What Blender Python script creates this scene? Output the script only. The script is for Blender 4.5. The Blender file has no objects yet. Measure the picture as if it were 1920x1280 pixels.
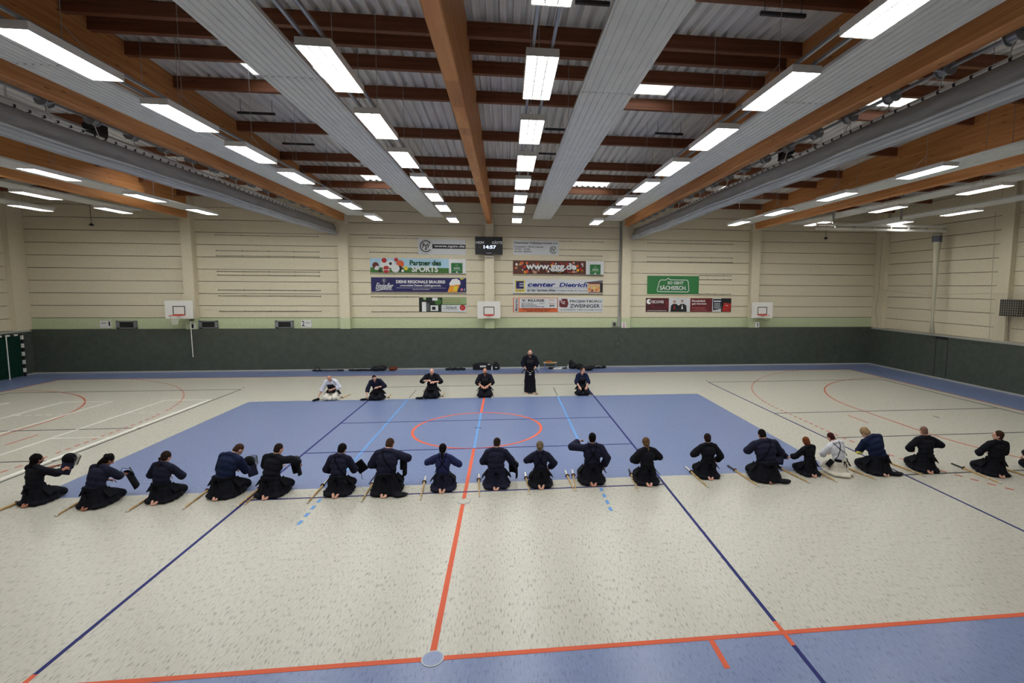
import bpy, bmesh, math, random
from mathutils import Vector, Matrix, noise
R = math.radians
random.seed(7)
SC = bpy.context.scene
COL = SC.collection

# ------------------------------------------------------------------ camera
cam_d = bpy.data.cameras.new('camera'); cam = bpy.data.objects.new('camera', cam_d); COL.objects.link(cam)
SC.camera = cam
cam_d.sensor_width = 36.0
cam_d.lens = 941.95 / 1920 * 36.0
cam_d.shift_x = -0.0500
cam_d.shift_y = -0.00774
cam_d.clip_end = 200
_yaw, _p, _r = .1126, .0919, -.0062
_f = Vector((math.sin(_yaw)*math.cos(_p), math.cos(_yaw)*math.cos(_p), -math.sin(_p)))
_rt = Vector((math.cos(_yaw), -math.sin(_yaw), 0)); _d = _f.cross(_rt)
_x = math.cos(_r)*_rt + math.sin(_r)*_d; _y = -math.sin(_r)*_rt + math.cos(_r)*_d
_m = Matrix((_x, -_y, -_f)).transposed().to_4x4()
_m.translation = (.9161, -15.8251, 4.4813)
cam.matrix_world = _m

# ------------------------------------------------------------------ world, exposure
w = bpy.data.worlds.new('sky'); SC.world = w; w.use_nodes = True
w.node_tree.nodes['Background'].inputs[0].default_value = (.93, .95, 1, 1)
w.node_tree.nodes['Background'].inputs[1].default_value = 3.0
SC.view_settings.view_transform = 'Standard'
SC.view_settings.look = 'None'
SC.view_settings.exposure = 0.72
SC.view_settings.gamma = 1.0
SC.view_settings.use_curve_mapping = False
LAMP = 17.0          # radiance of the lamp tubes behind their louvres

# ------------------------------------------------------------------ materials
def lin(c):
    return tuple((v/255/12.92 if v/255 <= .04045 else ((v/255+.055)/1.055)**2.4) for v in c)
MATS = {}
def mat(name, rgb, rough=.6, spec=.5, metal=0, emit=None, es=1.0):
    if name in MATS: return MATS[name]
    m = bpy.data.materials.new(name); m.use_nodes = True
    b = m.node_tree.nodes['Principled BSDF']
    c = (*lin(rgb), 1)
    b.inputs['Base Color'].default_value = c
    b.inputs['Roughness'].default_value = rough
    b.inputs['Specular IOR Level'].default_value = spec
    b.inputs['Metallic'].default_value = metal
    if emit:
        b.inputs['Emission Color'].default_value = (*lin(emit), 1)
        b.inputs['Emission Strength'].default_value = es
    m.diffuse_color = c
    MATS[name] = m
    return m
def noisy(name, rgb1, rgb2, scale=(1, 1, 1), nscale=5, rough=.6, spec=.4, bump=0, detail=3, lo=.35, hi=.65, obj=True):
    """two tones mixed by stretched noise, with optional fine relief"""
    if name in MATS: return MATS[name]
    m = mat(name, rgb1, rough, spec); nt = m.node_tree; N = nt.nodes; L = nt.links
    tc = N.new('ShaderNodeTexCoord'); mp = N.new('ShaderNodeMapping'); mp.inputs['Scale'].default_value = scale
    nz = N.new('ShaderNodeTexNoise'); nz.inputs['Scale'].default_value = nscale; nz.inputs['Detail'].default_value = detail
    cr = N.new('ShaderNodeValToRGB'); cr.color_ramp.elements[0].position = lo; cr.color_ramp.elements[1].position = hi
    cr.color_ramp.elements[0].color = (*lin(rgb1), 1); cr.color_ramp.elements[1].color = (*lin(rgb2), 1)
    L.new(tc.outputs['Object'], mp.inputs[0]); L.new(mp.outputs[0], nz.inputs[0]); L.new(nz.outputs[0], cr.inputs[0])
    L.new(cr.outputs[0], N['Principled BSDF'].inputs['Base Color'])
    if bump:
        bp = N.new('ShaderNodeBump'); bp.inputs['Strength'].default_value = bump; bp.inputs['Distance'].default_value = .01
        L.new(nz.outputs[0], bp.inputs['Height']); L.new(bp.outputs[0], N['Principled BSDF'].inputs['Normal'])
    return m
def lino(name, base, dark, light, rough=.3):
    """sheet linoleum: small flecks drawn out along the hall's depth, faint wide cloudiness"""
    m = mat(name, base, rough, .5); nt = m.node_tree; N = nt.nodes; L = nt.links; B = N['Principled BSDF']
    tc = N.new('ShaderNodeTexCoord')
    def ns(sc, s, det=2):
        mp = N.new('ShaderNodeMapping'); mp.inputs['Scale'].default_value = sc
        n = N.new('ShaderNodeTexNoise'); n.inputs['Scale'].default_value = s; n.inputs['Detail'].default_value = det
        L.new(tc.outputs['Object'], mp.inputs[0]); L.new(mp.outputs[0], n.inputs[0]); return n.outputs[0]
    def ramp(src, a, b, c0, c1):
        r = N.new('ShaderNodeValToRGB'); r.color_ramp.elements[0].position = a; r.color_ramp.elements[1].position = b
        r.color_ramp.elements[0].color = (c0, c0, c0, 1); r.color_ramp.elements[1].color = (c1, c1, c1, 1)
        L.new(src, r.inputs[0]); return r.outputs[0]
    def mix(fac, a, b):
        x = N.new('ShaderNodeMix'); x.data_type = 'RGBA'
        L.new(fac, x.inputs[0])
        for i, v in ((6, a), (7, b)):
            if isinstance(v, tuple): x.inputs[i].default_value = (*lin(v), 1)
            else: L.new(v, x.inputs[i])
        return x.outputs[2]
    d = ramp(ns((42, 9, 1), 1, 3), .54, .7, 0, .8)
    l = ramp(ns((30, 6, 1), 1.3, 2), .5, .75, 0, .6)
    c = mix(l, base, light); c = mix(d, c, dark)  # pale and dark flecks
    L.new(c, B.inputs['Base Color'])
    B.inputs['Roughness'].default_value = rough
    return m
def wood(name, c1, c2, knot, axis='Y', rough=.55):
    """glued laminated timber: long streaks, lamella seams, dark knots"""
    m = mat(name, c1, rough, .35); nt = m.node_tree; N = nt.nodes; L = nt.links; B = N['Principled BSDF']
    tc = N.new('ShaderNodeTexCoord')
    st = (3, .35, 9) if axis == 'Y' else (.35, 6, 14)
    mp = N.new('ShaderNodeMapping'); mp.inputs['Scale'].default_value = st
    n = N.new('ShaderNodeTexNoise'); n.inputs['Scale'].default_value = 1.6; n.inputs['Detail'].default_value = 5
    L.new(tc.outputs['Object'], mp.inputs[0]); L.new(mp.outputs[0], n.inputs[0])
    r = N.new('ShaderNodeValToRGB'); r.color_ramp.elements[0].position = .3; r.color_ramp.elements[1].position = .7
    r.color_ramp.elements[0].color = (*lin(c1), 1); r.color_ramp.elements[1].color = (*lin(c2), 1)
    L.new(n.outputs[0], r.inputs[0])
    mp2 = N.new('ShaderNodeMapping'); mp2.inputs['Scale'].default_value = (5, 1.1, 6.5) if axis == 'Y' else (1.1, 5, 6.5)
    v = N.new('ShaderNodeTexVoronoi'); v.inputs['Scale'].default_value = 1.25
    L.new(tc.outputs['Object'], mp2.inputs[0]); L.new(mp2.outputs[0], v.inputs[0])
    r2 = N.new('ShaderNodeValToRGB'); r2.color_ramp.elements[0].position = .08; r2.color_ramp.elements[1].position = .14
    r2.color_ramp.elements[0].color = (.8, .8, .8, 1); r2.color_ramp.elements[1].color = (0, 0, 0, 1)
    L.new(v.outputs['Distance'], r2.inputs[0])
    x = N.new('ShaderNodeMix'); x.data_type = 'RGBA'; L.new(r2.outputs[0], x.inputs[0]); L.new(r.outputs[0], x.inputs[6])
    x.inputs[7].default_value = (*lin(knot), 1)
    # lamella seams every 4 cm in height
    sp = N.new('ShaderNodeSeparateXYZ'); L.new(tc.outputs['Object'], sp.inputs[0])
    w1 = N.new('ShaderNodeMath'); w1.operation = 'MULTIPLY'; w1.inputs[1].default_value = 22
    fr = N.new('ShaderNodeMath'); fr.operation = 'FRACT'; lt = N.new('ShaderNodeMath'); lt.operation = 'LESS_THAN'; lt.inputs[1].default_value = .07
    L.new(sp.outputs[2], w1.inputs[0]); L.new(w1.outputs[0], fr.inputs[0]); L.new(fr.outputs[0], lt.inputs[0])
    k = N.new('ShaderNodeMath'); k.operation = 'MULTIPLY'; k.inputs[1].default_value = .3; L.new(lt.outputs[0], k.inputs[0])
    y = N.new('ShaderNodeMix'); y.data_type = 'RGBA'; L.new(k.outputs[0], y.inputs[0]); L.new(x.outputs[2], y.inputs[6])
    y.inputs[7].default_value = (*lin(knot), 1)
    L.new(y.outputs[2], B.inputs['Base Color'])
    return m

M_CREAM = lino('floor_cream', (188, 185, 172), (122, 118, 106), (204, 201, 189))
M_BLUE = lino('floor_blue', (112, 127, 166), (84, 98, 134), (126, 141, 180), .28)
M_ORANGE = mat('line_orange', (212, 92, 58), .6, .3)
M_RED = mat('line_rust', (186, 84, 50), .4)
M_NAVY = mat('line_navy', (14, 26, 100), .6, .3)
M_BLACK = mat('line_black', (38, 40, 52), .4)
M_LBLUE = mat('line_light_blue', (98, 148, 204), .5, .3)
M_WHITE = mat('line_white', (232, 230, 222), .4)
M_WALL = noisy('wall_cream', (213, 203, 177), (219, 210, 186), (1, 1, 1), 14, .8, .2, .06, 6)
M_WALL2 = noisy('wall_base_cream', (112, 102, 82), (120, 110, 90), (1, 1, 1), 6, .8, .2)
M_GREEN = noisy('wall_pale_green', (186, 197, 158), (194, 204, 168), (1, 1, 1), 9, .8, .2, .15, 6)
M_PAD = noisy('wall_padding_green', (70, 77, 69), (77, 84, 76), (1, 1, 1), 4, .7, .25, .2, 8)
M_BEAM = wood('beam_wood', (190, 122, 70), (218, 156, 98), (104, 56, 30))
M_PURL = wood('purlin_wood', (112, 68, 44), (138, 87, 58), (60, 36, 24), 'X')
M_DECK = noisy('roof_steel', (238, 236, 230), (214, 211, 205), (14, .25, 1), 2, .5, .4, 0, 3)
M_STEEL = mat('galvanised_steel', (158, 162, 168), .4, .5, .6)
M_PANEL = noisy('panel_grey', (222, 222, 218), (214, 214, 210), (1, 1, 1), 3, .45, .4)
M_HOUSE = mat('lamp_white', (234, 232, 228), .45)
M_DARKST = mat('dark_steel', (58, 56, 56), .5)
M_TUBE = mat('lamp_glow', (240, 250, 255), .5, .5, 0, (251, 251, 249), LAMP)
M_CURT = noisy('curtain_grey', (154, 156, 158), (170, 171, 173), (4, .6, 4), 3, .85, .2, .3, 4)
M_CURTL = noisy('curtain_light', (186, 188, 190), (168, 170, 172), (4, .6, 4), 3, .8, .2)
M_WHITEP = mat('white_paint', (225, 224, 218), .5)
M_BLK = mat('black_plastic', (22, 22, 26), .5)
M_NET = mat('net_cord', (190, 184, 162), .8)
M_GREYL = mat('light_grey', (172, 172, 168), .6)

# ------------------------------------------------------------------ mesh helper
class MB:
    def __init__(self): self.v = []; self.f = []; self.mi = []
    def _add(self, vs, fs, mi=0):
        o = len(self.v); self.v += [tuple(p) for p in vs]
        self.f += [tuple(i+o for i in f) for f in fs]; self.mi += [mi]*len(fs)
    def box(self, a, b, mi=0, M=None):
        x0, y0, z0 = a; x1, y1, z1 = b
        vs = [(x0,y0,z0),(x1,y0,z0),(x1,y1,z0),(x0,y1,z0),(x0,y0,z1),(x1,y0,z1),(x1,y1,z1),(x0,y1,z1)]
        if M: vs = [M @ Vector(p) for p in vs]
        self._add(vs, [(3,2,1,0),(4,5,6,7),(0,1,5,4),(1,2,6,5),(2,3,7,6),(3,0,4,7)], mi); return self
    def prism(self, pts, y0, y1, mi=0, axis='Y'):
        """closed outline (u,v) extruded along an axis"""
        n = len(pts)
        def P(u, v, t): return (u, t, v) if axis == 'Y' else ((t, u, v) if axis == 'X' else (u, v, t))
        vs = [P(u, v, y0) for u, v in pts] + [P(u, v, y1) for u, v in pts]
        fs = [tuple(range(n)), tuple(range(2*n-1, n-1, -1))] + [(i, i+n, (i+1) % n+n, (i+1) % n) for i in range(n)]
        self._add(vs, fs, mi); return self
    def tube(self, pts, rad, n=8, mi=0, caps=True, flat=1.0):
        pts = [Vector(p) for p in pts]; m = len(pts)
        rad = rad if isinstance(rad, (list, tuple)) else [rad]*m
        vs = []; up = Vector((0, 0, 1))
        for i, p in enumerate(pts):
            t = (pts[min(i+1, m-1)] - pts[max(i-1, 0)])
            t = t.normalized() if t.length > 1e-9 else Vector((0, 0, 1))
            a = up if abs(t.dot(up)) < .95 else Vector((0, 1, 0))
            u = t.cross(a).normalized(); w_ = u.cross(t)
            for k in range(n):
                th = 2*math.pi*k/n
                vs.append(p + rad[i]*(math.cos(th)*u + flat*math.sin(th)*w_))
        fs = [(i*n+k, i*n+(k+1) % n, (i+1)*n+(k+1) % n, (i+1)*n+k) for i in range(m-1) for k in range(n)]
        if caps: fs += [tuple(range(n-1, -1, -1)), tuple((m-1)*n+k for k in range(n))]
        self._add(vs, fs, mi); return self
    def ell(self, c, r, M=None, nu=14, nv=9, mi=0):
        vs = [(0, 0, -1)]; fs = []
        for j in range(1, nv):
            ph = -math.pi/2 + math.pi*j/nv
            for i in range(nu):
                th = 2*math.pi*i/nu; vs.append((math.cos(ph)*math.cos(th), math.cos(ph)*math.sin(th), math.sin(ph)))
        vs.append((0, 0, 1)); t = len(vs)-1
        for i in range(nu): fs.append((0, 1+(i+1) % nu, 1+i)); fs.append((t, t-nu+i, t-nu+(i+1) % nu))
        for j in range(nv-2):
            for i in range(nu):
                a = 1+j*nu+i; b = 1+j*nu+(i+1) % nu; fs.append((a, b, b+nu, a+nu))
        out = []
        for p in vs:
            q = Vector((p[0]*r[0], p[1]*r[1], p[2]*r[2]))
            if M: q = M @ q
            out.append(q + Vector(c))
        self._add(out, fs, mi); return self
    def lathe(self, prof, n=16, M=None, mi=0):
        """(radius, height) profile about z"""
        vs = []
        for r, z in prof:
            for k in range(n):
                th = 2*math.pi*k/n; q = Vector((r*math.cos(th), r*math.sin(th), z)); vs.append(M @ q if M else q)
        m = len(prof)
        fs = [(i*n+k, i*n+(k+1) % n, (i+1)*n+(k+1) % n, (i+1)*n+k) for i in range(m-1) for k in range(n)]
        fs += [tuple(range(n-1, -1, -1)), tuple((m-1)*n+k for k in range(n))]
        self._add(vs, fs, mi); return self
    def mesh(self, name, mats, smooth=False):
        me = bpy.data.meshes.new(name); me.from_pydata(self.v, [], self.f)
        for m in (mats if isinstance(mats, (list, tuple)) else [mats]): me.materials.append(m)
        me.polygons.foreach_set('material_index', self.mi)
        if smooth: me.polygons.foreach_set('use_smooth', [True]*len(me.polygons))
        me.update(); return me
    def build(self, name, mats, parent=None, smooth=False, **kw):
        return link(name, self.mesh(name, mats, smooth), parent, **kw)
def link(name, me, parent=None, **kw):
    o = bpy.data.objects.new(name, me); COL.objects.link(o)
    if parent: o.parent = parent
    for k, v in kw.items():
        if v is not None: o['category' if k == 'cat' else k] = v
    return o
def thing(name, label, cat, loc=(0, 0, 0), rz=0, group=None, kind=None):
    o = bpy.data.objects.new(name, None); COL.objects.link(o)
    o.location = loc; o.rotation_euler = (0, 0, rz); o.empty_display_size = .2
    o['label'] = label; o['category'] = cat
    if group: o['group'] = group
    if kind: o['kind'] = kind
    return o
def copy_tree(o, parent=None):
    c = o.copy(); COL.objects.link(c)
    if parent: c.parent = parent
    for ch in list(o.children): copy_tree(ch, c)
    return c
def box(name, a, b, m, parent=None, **kw): return MB().box(a, b).build(name, m, parent, **kw)

# ------------------------------------------------------------------ hall dimensions (metres)
YW, YP = 12.2, 11.9          # far wall panels, front of pillars and padding
XW, XP = 23.05, 22.6         # side walls: panels, padding
YN = -20.6                   # wall behind the gallery
RIDGE = -4.6
PIL = [-15.2, -7.6, 0.0, 7.6, 15.2]
def deck_z(y): return 9.93 - .05*abs(y-RIDGE)

# ------------------------------------------------------------------ floor
fl = box('floor', (-23.2, -14.8, -.3), (23.2, 12.4, -.06), M_CREAM, kind='structure', label='sports hall floor of cream and blue linoleum with coloured court lines', cat='floor')
def sheet(name, x0, x1, y0, y1, m, lab=None): return box(name, (x0, y0, -.06), (x1, y1, 0), m, fl, label=lab)
for r in ((-20, 20, 4.5, 10), (-20, 20, -10, -4.5), (-20, -9, -4.5, 4.5), (9, 20, -4.5, 4.5)): sheet('cream_floor_sheet', *r, M_CREAM)
sheet('blue_court', -9, 9, -4.5, 4.5, M_BLUE, 'blue central court area')
for r in ((-23.1, 23.1, 10, 12.3), (-23.1, 23.1, -14.7, -10), (-23.1, -20, -10, 10), (20, 23.1, -10, 10)): sheet('blue_floor_border', *r, M_BLUE)
def line(x0, y0, x1, y1, wd, m, z=.003, name='court_line'):
    a = Vector((x0, y0, 0)); b = Vector((x1, y1, 0)); d = (b-a).normalized(); n = Vector((-d.y, d.x, 0))*wd/2
    vs = [a-n, b-n, b+n, a+n]; mb = MB()
    mb._add([(p.x, p.y, 0) for p in vs]+[(p.x, p.y, z) for p in vs], [(3,2,1,0),(4,5,6,7),(0,1,5,4),(1,2,6,5),(2,3,7,6),(3,0,4,7)])
    return mb.build(name, m, fl)
def arc(cx, cy, r, a0, a1, wd, m, z=.0035, dash=None, name='court_line', clip=None):
    mb = MB(); L_ = abs(a1-a0)*r; n = int(L_/(dash or .15)) ; st = 2 if dash else 1
    for i in range(0, n, st):
        t0 = a0+(a1-a0)*i/n; t1 = a0+(a1-a0)*(i+1)/n; q = []
        for t, rr in ((t0, r-wd/2), (t0, r+wd/2), (t1, r+wd/2), (t1, r-wd/2)): q.append((cx+rr*math.cos(t), cy+rr*math.sin(t)))
        if clip and max(abs(p[1]) for p in q) > clip: continue
        mb._add([(p[0], p[1], 0) for p in q]+[(p[0], p[1], z) for p in q], [(3,2,1,0),(4,5,6,7),(0,1,5,4),(1,2,6,5),(2,3,7,6),(3,0,4,7)])
    return mb.build(name, m, fl)
for s, mm in ((-1, M_ORANGE), (1, M_RED)): line(-20, 10*s, 20, 10*s, .075 if s < 0 else .06, mm)
for s in (-1, 1): line(20*s, -10, 20*s, 10, .06, M_RED)
for y0, y1, mm in ((10, 4.5, M_CREAM), (4.5, 2, M_ORANGE), (2, -2, M_LBLUE), (-2, -5.36, M_ORANGE), (-5.64, -9.9, M_ORANGE)):
    if mm is not M_CREAM: line(0, y0, 0, y1, .08 if mm is M_ORANGE else .07, mm, .004)
line(-.1, .06, .1, .06, .05, M_NAVY, .005)
arc(0, 0, 2, 0, 2*math.pi, .08, M_ORANGE)
for s in (-1, 1):
    a = 0 if s < 0 else math.pi
    gx = 20*s
    line(gx-6*s, -1.5, gx-6*s, 1.5, .06, M_RED)
    for t in (-1, 1):
        arc(gx, 1.5*t, 6, math.pi/2*t, math.pi/2*t + (math.pi/2*t if s > 0 else -math.pi/2*t), .06, M_RED)
        arc(gx, 1.5*t, 9, math.pi/2*t, math.pi/2*t + (math.pi/2*t if s > 0 else -math.pi/2*t), .06, M_RED, dash=.16, clip=10.0)
    for k in range(10): line(gx-9*s, -1.4+.3*k, gx-9*s, -1.25+.3*k, .06, M_RED)
    line(gx-7*s, -.5, gx-7*s, .5, .05, M_RED); line(gx-4*s, -.12, gx-4*s, .12, .05, M_BLACK)
    # lengthwise volleyball court lines at the sides of the blue area
    line(4.5*s, 7.0, 4.5*s, -9.78, .055, M_NAVY, .004); line(4.5*s, -9.78, 4.5*s, -9.96, .06, M_ORANGE, .005); line(4.5*s, -10.04, 4.5*s, -10.24, .06, M_ORANGE, .005)
    line(4.5*s, -10.24, 4.5*s, -11.0, .055, M_NAVY, .004)
    line(3*s, 4.48, 3*s, -4.48, .07, M_LBLUE, .0035)
    for k in range(5):
        line(3*s, 4.72+.33*k, 3*s, 4.87+.33*k, .05, M_BLACK, .0035)
        if k < 4: line(3*s, -5.08-.33*k, 3*s, -5.25-.33*k, .07, M_LBLUE, .0035)
    # side courts, dark lines
    x0, x1 = 10.5*s, 19.5*s
    for yy in (7, 1, -2, -5, -11 if 0 else 7): line(x0, yy, x1, yy, .05, M_BLACK, .0045)
    line(x0, 7, x0, -10, .05, M_BLACK if s < 0 else M_NAVY, .0045); line(x1, 7, x1, -10, .05, M_BLACK, .0045)
    line(x0+.1*s, 7.35, x0+.1*s, 7.5, .05, M_BLACK)
for yy in (7, 1, -2, -5): line(-4.5, yy, 4.5, yy, .045, M_BLACK if yy in (7,) else M_NAVY, .0045)
line(3.5, -10.04, 3.5, -10.52, .07, M_ORANGE)
# white lanes on the left third
for xa, xb in ((-12.32, -10.68), (-15.9, -14.2), (-19.4, -17.75)):
    line(xa, 5.03, xb, 5.03, .06, M_WHITE, .0055)
    line(xa, 5.05, xa, -9.9, .06, M_WHITE, .0055)
    line(xb, 5.05, xb, -9.9, .06 if xb < -11 else .12, M_WHITE, .0055)
    for k in range(5): line(xa+.12+k*.32, 3.0, xa+.28+k*.32, 3.0, .06, M_WHITE, .0055)
    line(xa, .04, xb, .04, .06, M_WHITE, .0055)
for (cx, cy, lab) in ((.02, -5.5, 'flat round floor socket cover set in the orange centre line'), (.01, -10.0, 'flat round floor socket cover where two orange lines meet')):
    t = thing('floor_socket_cover', lab, 'cover', (cx, cy, 0))
    MB().lathe([(.135, 0), (.135, .006), (.118, .0065), (.118, .0)], 28).build('rim', M_STEEL, t)
    MB().lathe([(.117, 0), (.117, .007)], 28).build('lid', M_CREAM if cy > -9 else M_BLUE, t)

# ------------------------------------------------------------------ walls
PH = .6275
def wall_panels(wall, kind, a, b, lo, hi_fn, green=False):
    """concrete planks between two pillars, joints recessed"""
    z = 2.2
    k = 0
    while True:
        z0 = 2.2 if k == 0 else 2.79+(k-1)*PH; z1 = 2.79+k*PH
        top = hi_fn
        if z0 >= top - .05: break
        z1 = min(z1, top)
        m = M_GREEN if (green and k == 0) else M_WALL
        g = .026
        if kind == 'far': box('concrete_plank', (a, YW, z0+g/2), (b, YW+.12, z1-g/2), m, wall)
        else:
            s = kind
            box('concrete_plank', (min(s*XW, s*(XW+.12)), a, z0+g/2), (max(s*XW, s*(XW+.12)), b, z1-g/2), m, wall)
        k += 1
wf = box('wall_back', (-23.5, YW+.1, 0), (23.5, YW+.35, 10), M_WALL2, kind='structure', label='long wall of cream concrete planks above dark green padding', cat='wall')
box('lower_wall', (-22.6, YP+.05, 0), (22.6, YW+.15, 2.17), M_WALL2, wf)
box('padding', (-22.65, YP-.02, .07), (22.65, YP+.05, 2.2), M_PAD, wf, label='dark green impact padding')
box('padding_ledge', (-22.7, YP-.02, 2.2), (22.7, YW+.02, 2.215), M_PAD, wf)
edges = [-22.9] + PIL + [22.9]
for i in range(6):
    a = edges[i] + (.26 if i else 0); b = edges[i+1] - (.26 if i < 5 else 0)
    wall_panels(wf, 'far', a-.03, b+.03, 2.2, deck_z(YW)-.1, True)
box('baseboard_back', (-22.62, YP-.045, 0), (22.62, YP-.02, .07), M_GREYL, kind='structure')
for i, x in enumerate(PIL):
    p = box('pillar', (x-.25, YP, 2.2), (x+.25, YW+.05, 9.3), M_WALL, kind='structure', label='cream concrete pillar under the %s roof beam' % ('first', 'second', 'middle', 'fourth', 'fifth')[i], cat='pillar')
    box('painted_foot', (x-.253, YP-.003, 2.2), (x+.253, YW+.05, 2.79), M_GREEN, p)
for s, nm in ((-1, 'left'), (1, 'right')):
    wl = box('wall_'+nm, (min(s*(XW+.1), s*(XW+.35)), YN, 0), (max(s*(XW+.1), s*(XW+.35)), YW+.4, 10.1), M_WALL2, kind='structure', label='end wall of cream planks above dark green padding, %s of the hall' % nm, cat='wall')
    def bx(n, x0, x1, y0, y1, z0, z1, m, par, **kw): return box(n, (min(s*x0, s*x1), y0, z0), (max(s*x0, s*x1), y1, z1), m, par, **kw)
    bx('lower_wall', XP+.05, XW+.15, -14.6, YW, 0, 2.1, M_WALL2, wl)
    bx('padding', XP-.02, XP+.05, -14.6, YP+.02, .07, 2.13, M_PAD, wl)
    bx('padding_ledge', XP-.02, XW+.12, -14.6, YW, 2.13, 2.19, M_GREYL, wl)
    yy = [YN, -17.9, -10.5, -3.1, 4.25, 11.65]
    for i in range(1, 6):
        a, b = yy[i-1]+.22, yy[i]-.22
        wall_panels(wl, s, a, b, 2.2, deck_z((a+b)/2)-.1)
    for y in yy[1:]:
        bx('pillar', XW-.25, XW+.1, y-.27, y+(.27 if y < 11 else .56), 2.18, 9.6, M_WALL, None, kind='structure', label='cream pillar %s on the %s end wall' % ('in the far corner' if y > 11 else ('next to the loudspeaker level' if y > 4 else 'nearer than the picture shows'), nm), cat='pillar')
    bx('baseboard_'+nm, XP-.045, XP-.02, -14.6, YP-.02, 0, .07, M_GREYL, None, kind='structure')
    # recessed door strips in the padding
    for y in (6.55, 7.25): bx('padding_joint', XP-.026, XP-.018, y, y+.03, .08, 2.1, M_BLK, wl)
    if s > 0: bx('padding_slot', XP-.03, XP-.018, 6.6, 7.25, 2.0, 2.12, M_BLK, wl)
box('wall_front', (-23.2, -14.8, 0), (23.2, -14.6, 2.7), M_WALL, kind='structure')
box('gallery_floor', (-23.2, YN, 2.55), (23.2, -14.7, 2.75), M_GREYL, kind='structure')
box('wall_gallery', (-23.5, YN-.2, 0), (23.5, YN, 10.1), M_WALL, kind='structure')

# ------------------------------------------------------------------ roof: corrugated deck with skylight openings
SKY = [(-5.4, -3.75, -2.75, -1.75), (3.75, 5.3, -2.75, -1.75), (3.75, 5.7, 6.95, 8.45), (-5.4, -3.75, 6.95, 8.45),
       (11.3, 13.0, -2.75, -1.75), (-13.2, -11.5, -2.75, -1.75), (11.3, 13.0, 6.95, 8.45), (-14.3, -12.4, 6.95, 8.45)]
ceil = box('ceiling', (-23.5, YN-.2, 10.9), (-23.4, YN-.1, 10.95), M_DECK, kind='structure', label='roof of corrugated steel sheets on timber purlins with skylights', cat='ceiling')
PITCH = .275
def deck_part(x0, x1):
    mb = MB(); prof = []
    n = round((x1-x0)/PITCH); p = (x1-x0)/n
    for i in range(n):
        b = x0+i*p
        prof += [(b, 0), (b+p*.5, 0), (b+p*.62, .1), (b+p*.88, .1)]
    prof.append((x1, 0))
    ys = sorted({YN, RIDGE, YW+.3} | {v for s_ in SKY for v in s_[2:4] if x0 <= (s_[0]+s_[1])/2 <= x1})
    for (xa, za), (xb, zb) in zip(prof, prof[1:]):
        for ya, yb in zip(ys, ys[1:]):
            xm, ym = (xa+xb)/2, (ya+yb)/2
            if any(s_[0]-.02 < xm < s_[1]+.02 and s_[2] < ym < s_[3] for s_ in SKY): continue
            mb._add([(xa, ya, deck_z(ya)+za), (xb, ya, deck_z(ya)+zb), (xb, yb, deck_z(yb)+zb), (xa, yb, deck_z(yb)+za)], [(0, 3, 2, 1)])
    return mb.build('steel_roof_sheet', M_DECK, ceil)
M_SKYP = bpy.data.materials.new('skylight_pane'); M_SKYP.use_nodes = True
_n = M_SKYP.node_tree; _n.nodes.clear()
_o = _n.nodes.new('ShaderNodeOutputMaterial'); _mx = _n.nodes.new('ShaderNodeMixShader'); _tr = _n.nodes.new('ShaderNodeBsdfTransparent'); _tl = _n.nodes.new('ShaderNodeBsdfTranslucent')
_tl.inputs[0].default_value = (.9, .93, .95, 1); _mx.inputs[0].default_value = .4
_n.links.new(_tr.outputs[0], _mx.inputs[1]); _n.links.new(_tl.outputs[0], _mx.inputs[2]); _n.links.new(_mx.outputs[0], _o.inputs[0])
for i in range(6):
    deck_part(edges[i] if i else -23.4, edges[i+1] if i < 5 else 23.4)
for k, (x0, x1, y0, y1) in enumerate(SKY):
    s_ = thing('skylight', 'white framed skylight %s' % (
        'left of the centre beam above the nearer lamps', 'right of the centre beam above the nearer lamps', 'right of the centre beam close to the far wall', 'left of the centre beam close to the far wall',
        'in the bay beyond the right curtain, nearer opening', 'in the bay beyond the left curtain, nearer opening', 'beyond the right curtain near the far wall', 'behind the left curtain near the far wall')[k], 'skylight', ((x0+x1)/2, (y0+y1)/2, deck_z(y0)-.02))
    hx, hy = (x1-x0)/2+.03, (y1-y0)/2
    fr = MB()
    for a, b in (((-hx-.03, -hy-.03), (-hx, hy+.03)), ((hx, -hy-.03), (hx+.03, hy+.03)), ((-hx, -hy-.03), (hx, -hy)), ((-hx, hy), (hx, hy+.03))):
        fr.box((a[0], a[1], -.02), (b[0], b[1], .42))
    fr.build('frame', M_WHITEP, s_)
    MB().box((-hx, -.02, .36), (hx, .02, .4)).build('glazing_bar', M_WHITEP, s_)
    MB().box((-hx-.03, -hy-.03, .42), (hx+.03, hy+.03, .44)).build('pane', M_SKYP, s_)
PUR = [-4.66, -4.02, -3.02, -1.38, 1.64, 4.66, 6.43, 8.77, 11.3, -6.75, -9.6, -12.6, -15.6, -18.6]
for y in PUR:
    for i in range(6):
        a = (edges[i] if i else -23.2)+.12; b = (edges[i+1] if i < 5 else 23.2)-.12
        z = deck_z(y)
        mb = MB().box((0, -.07, -.29), (b-a, .07, 0))
        o = mb.build('purlin', M_PURL, ceil); o.location = (a, y-.07, z-.003-.004)
for y, w_ in ((12.0, .04),):
    MB().tube([(-22.9, y, 9.02), (22.9, y, 9.02)], w_).build('trim_1', M_GREYL, kind='structure', label='thin grey pipe along the top of the far wall', cat='pipe')
BL = ['first roof beam from the left', 'second roof beam from the left, by the left curtain', 'middle roof beam above the scoreboard', 'fourth roof beam from the left, by the right curtain', 'last roof beam on the right']
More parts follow.
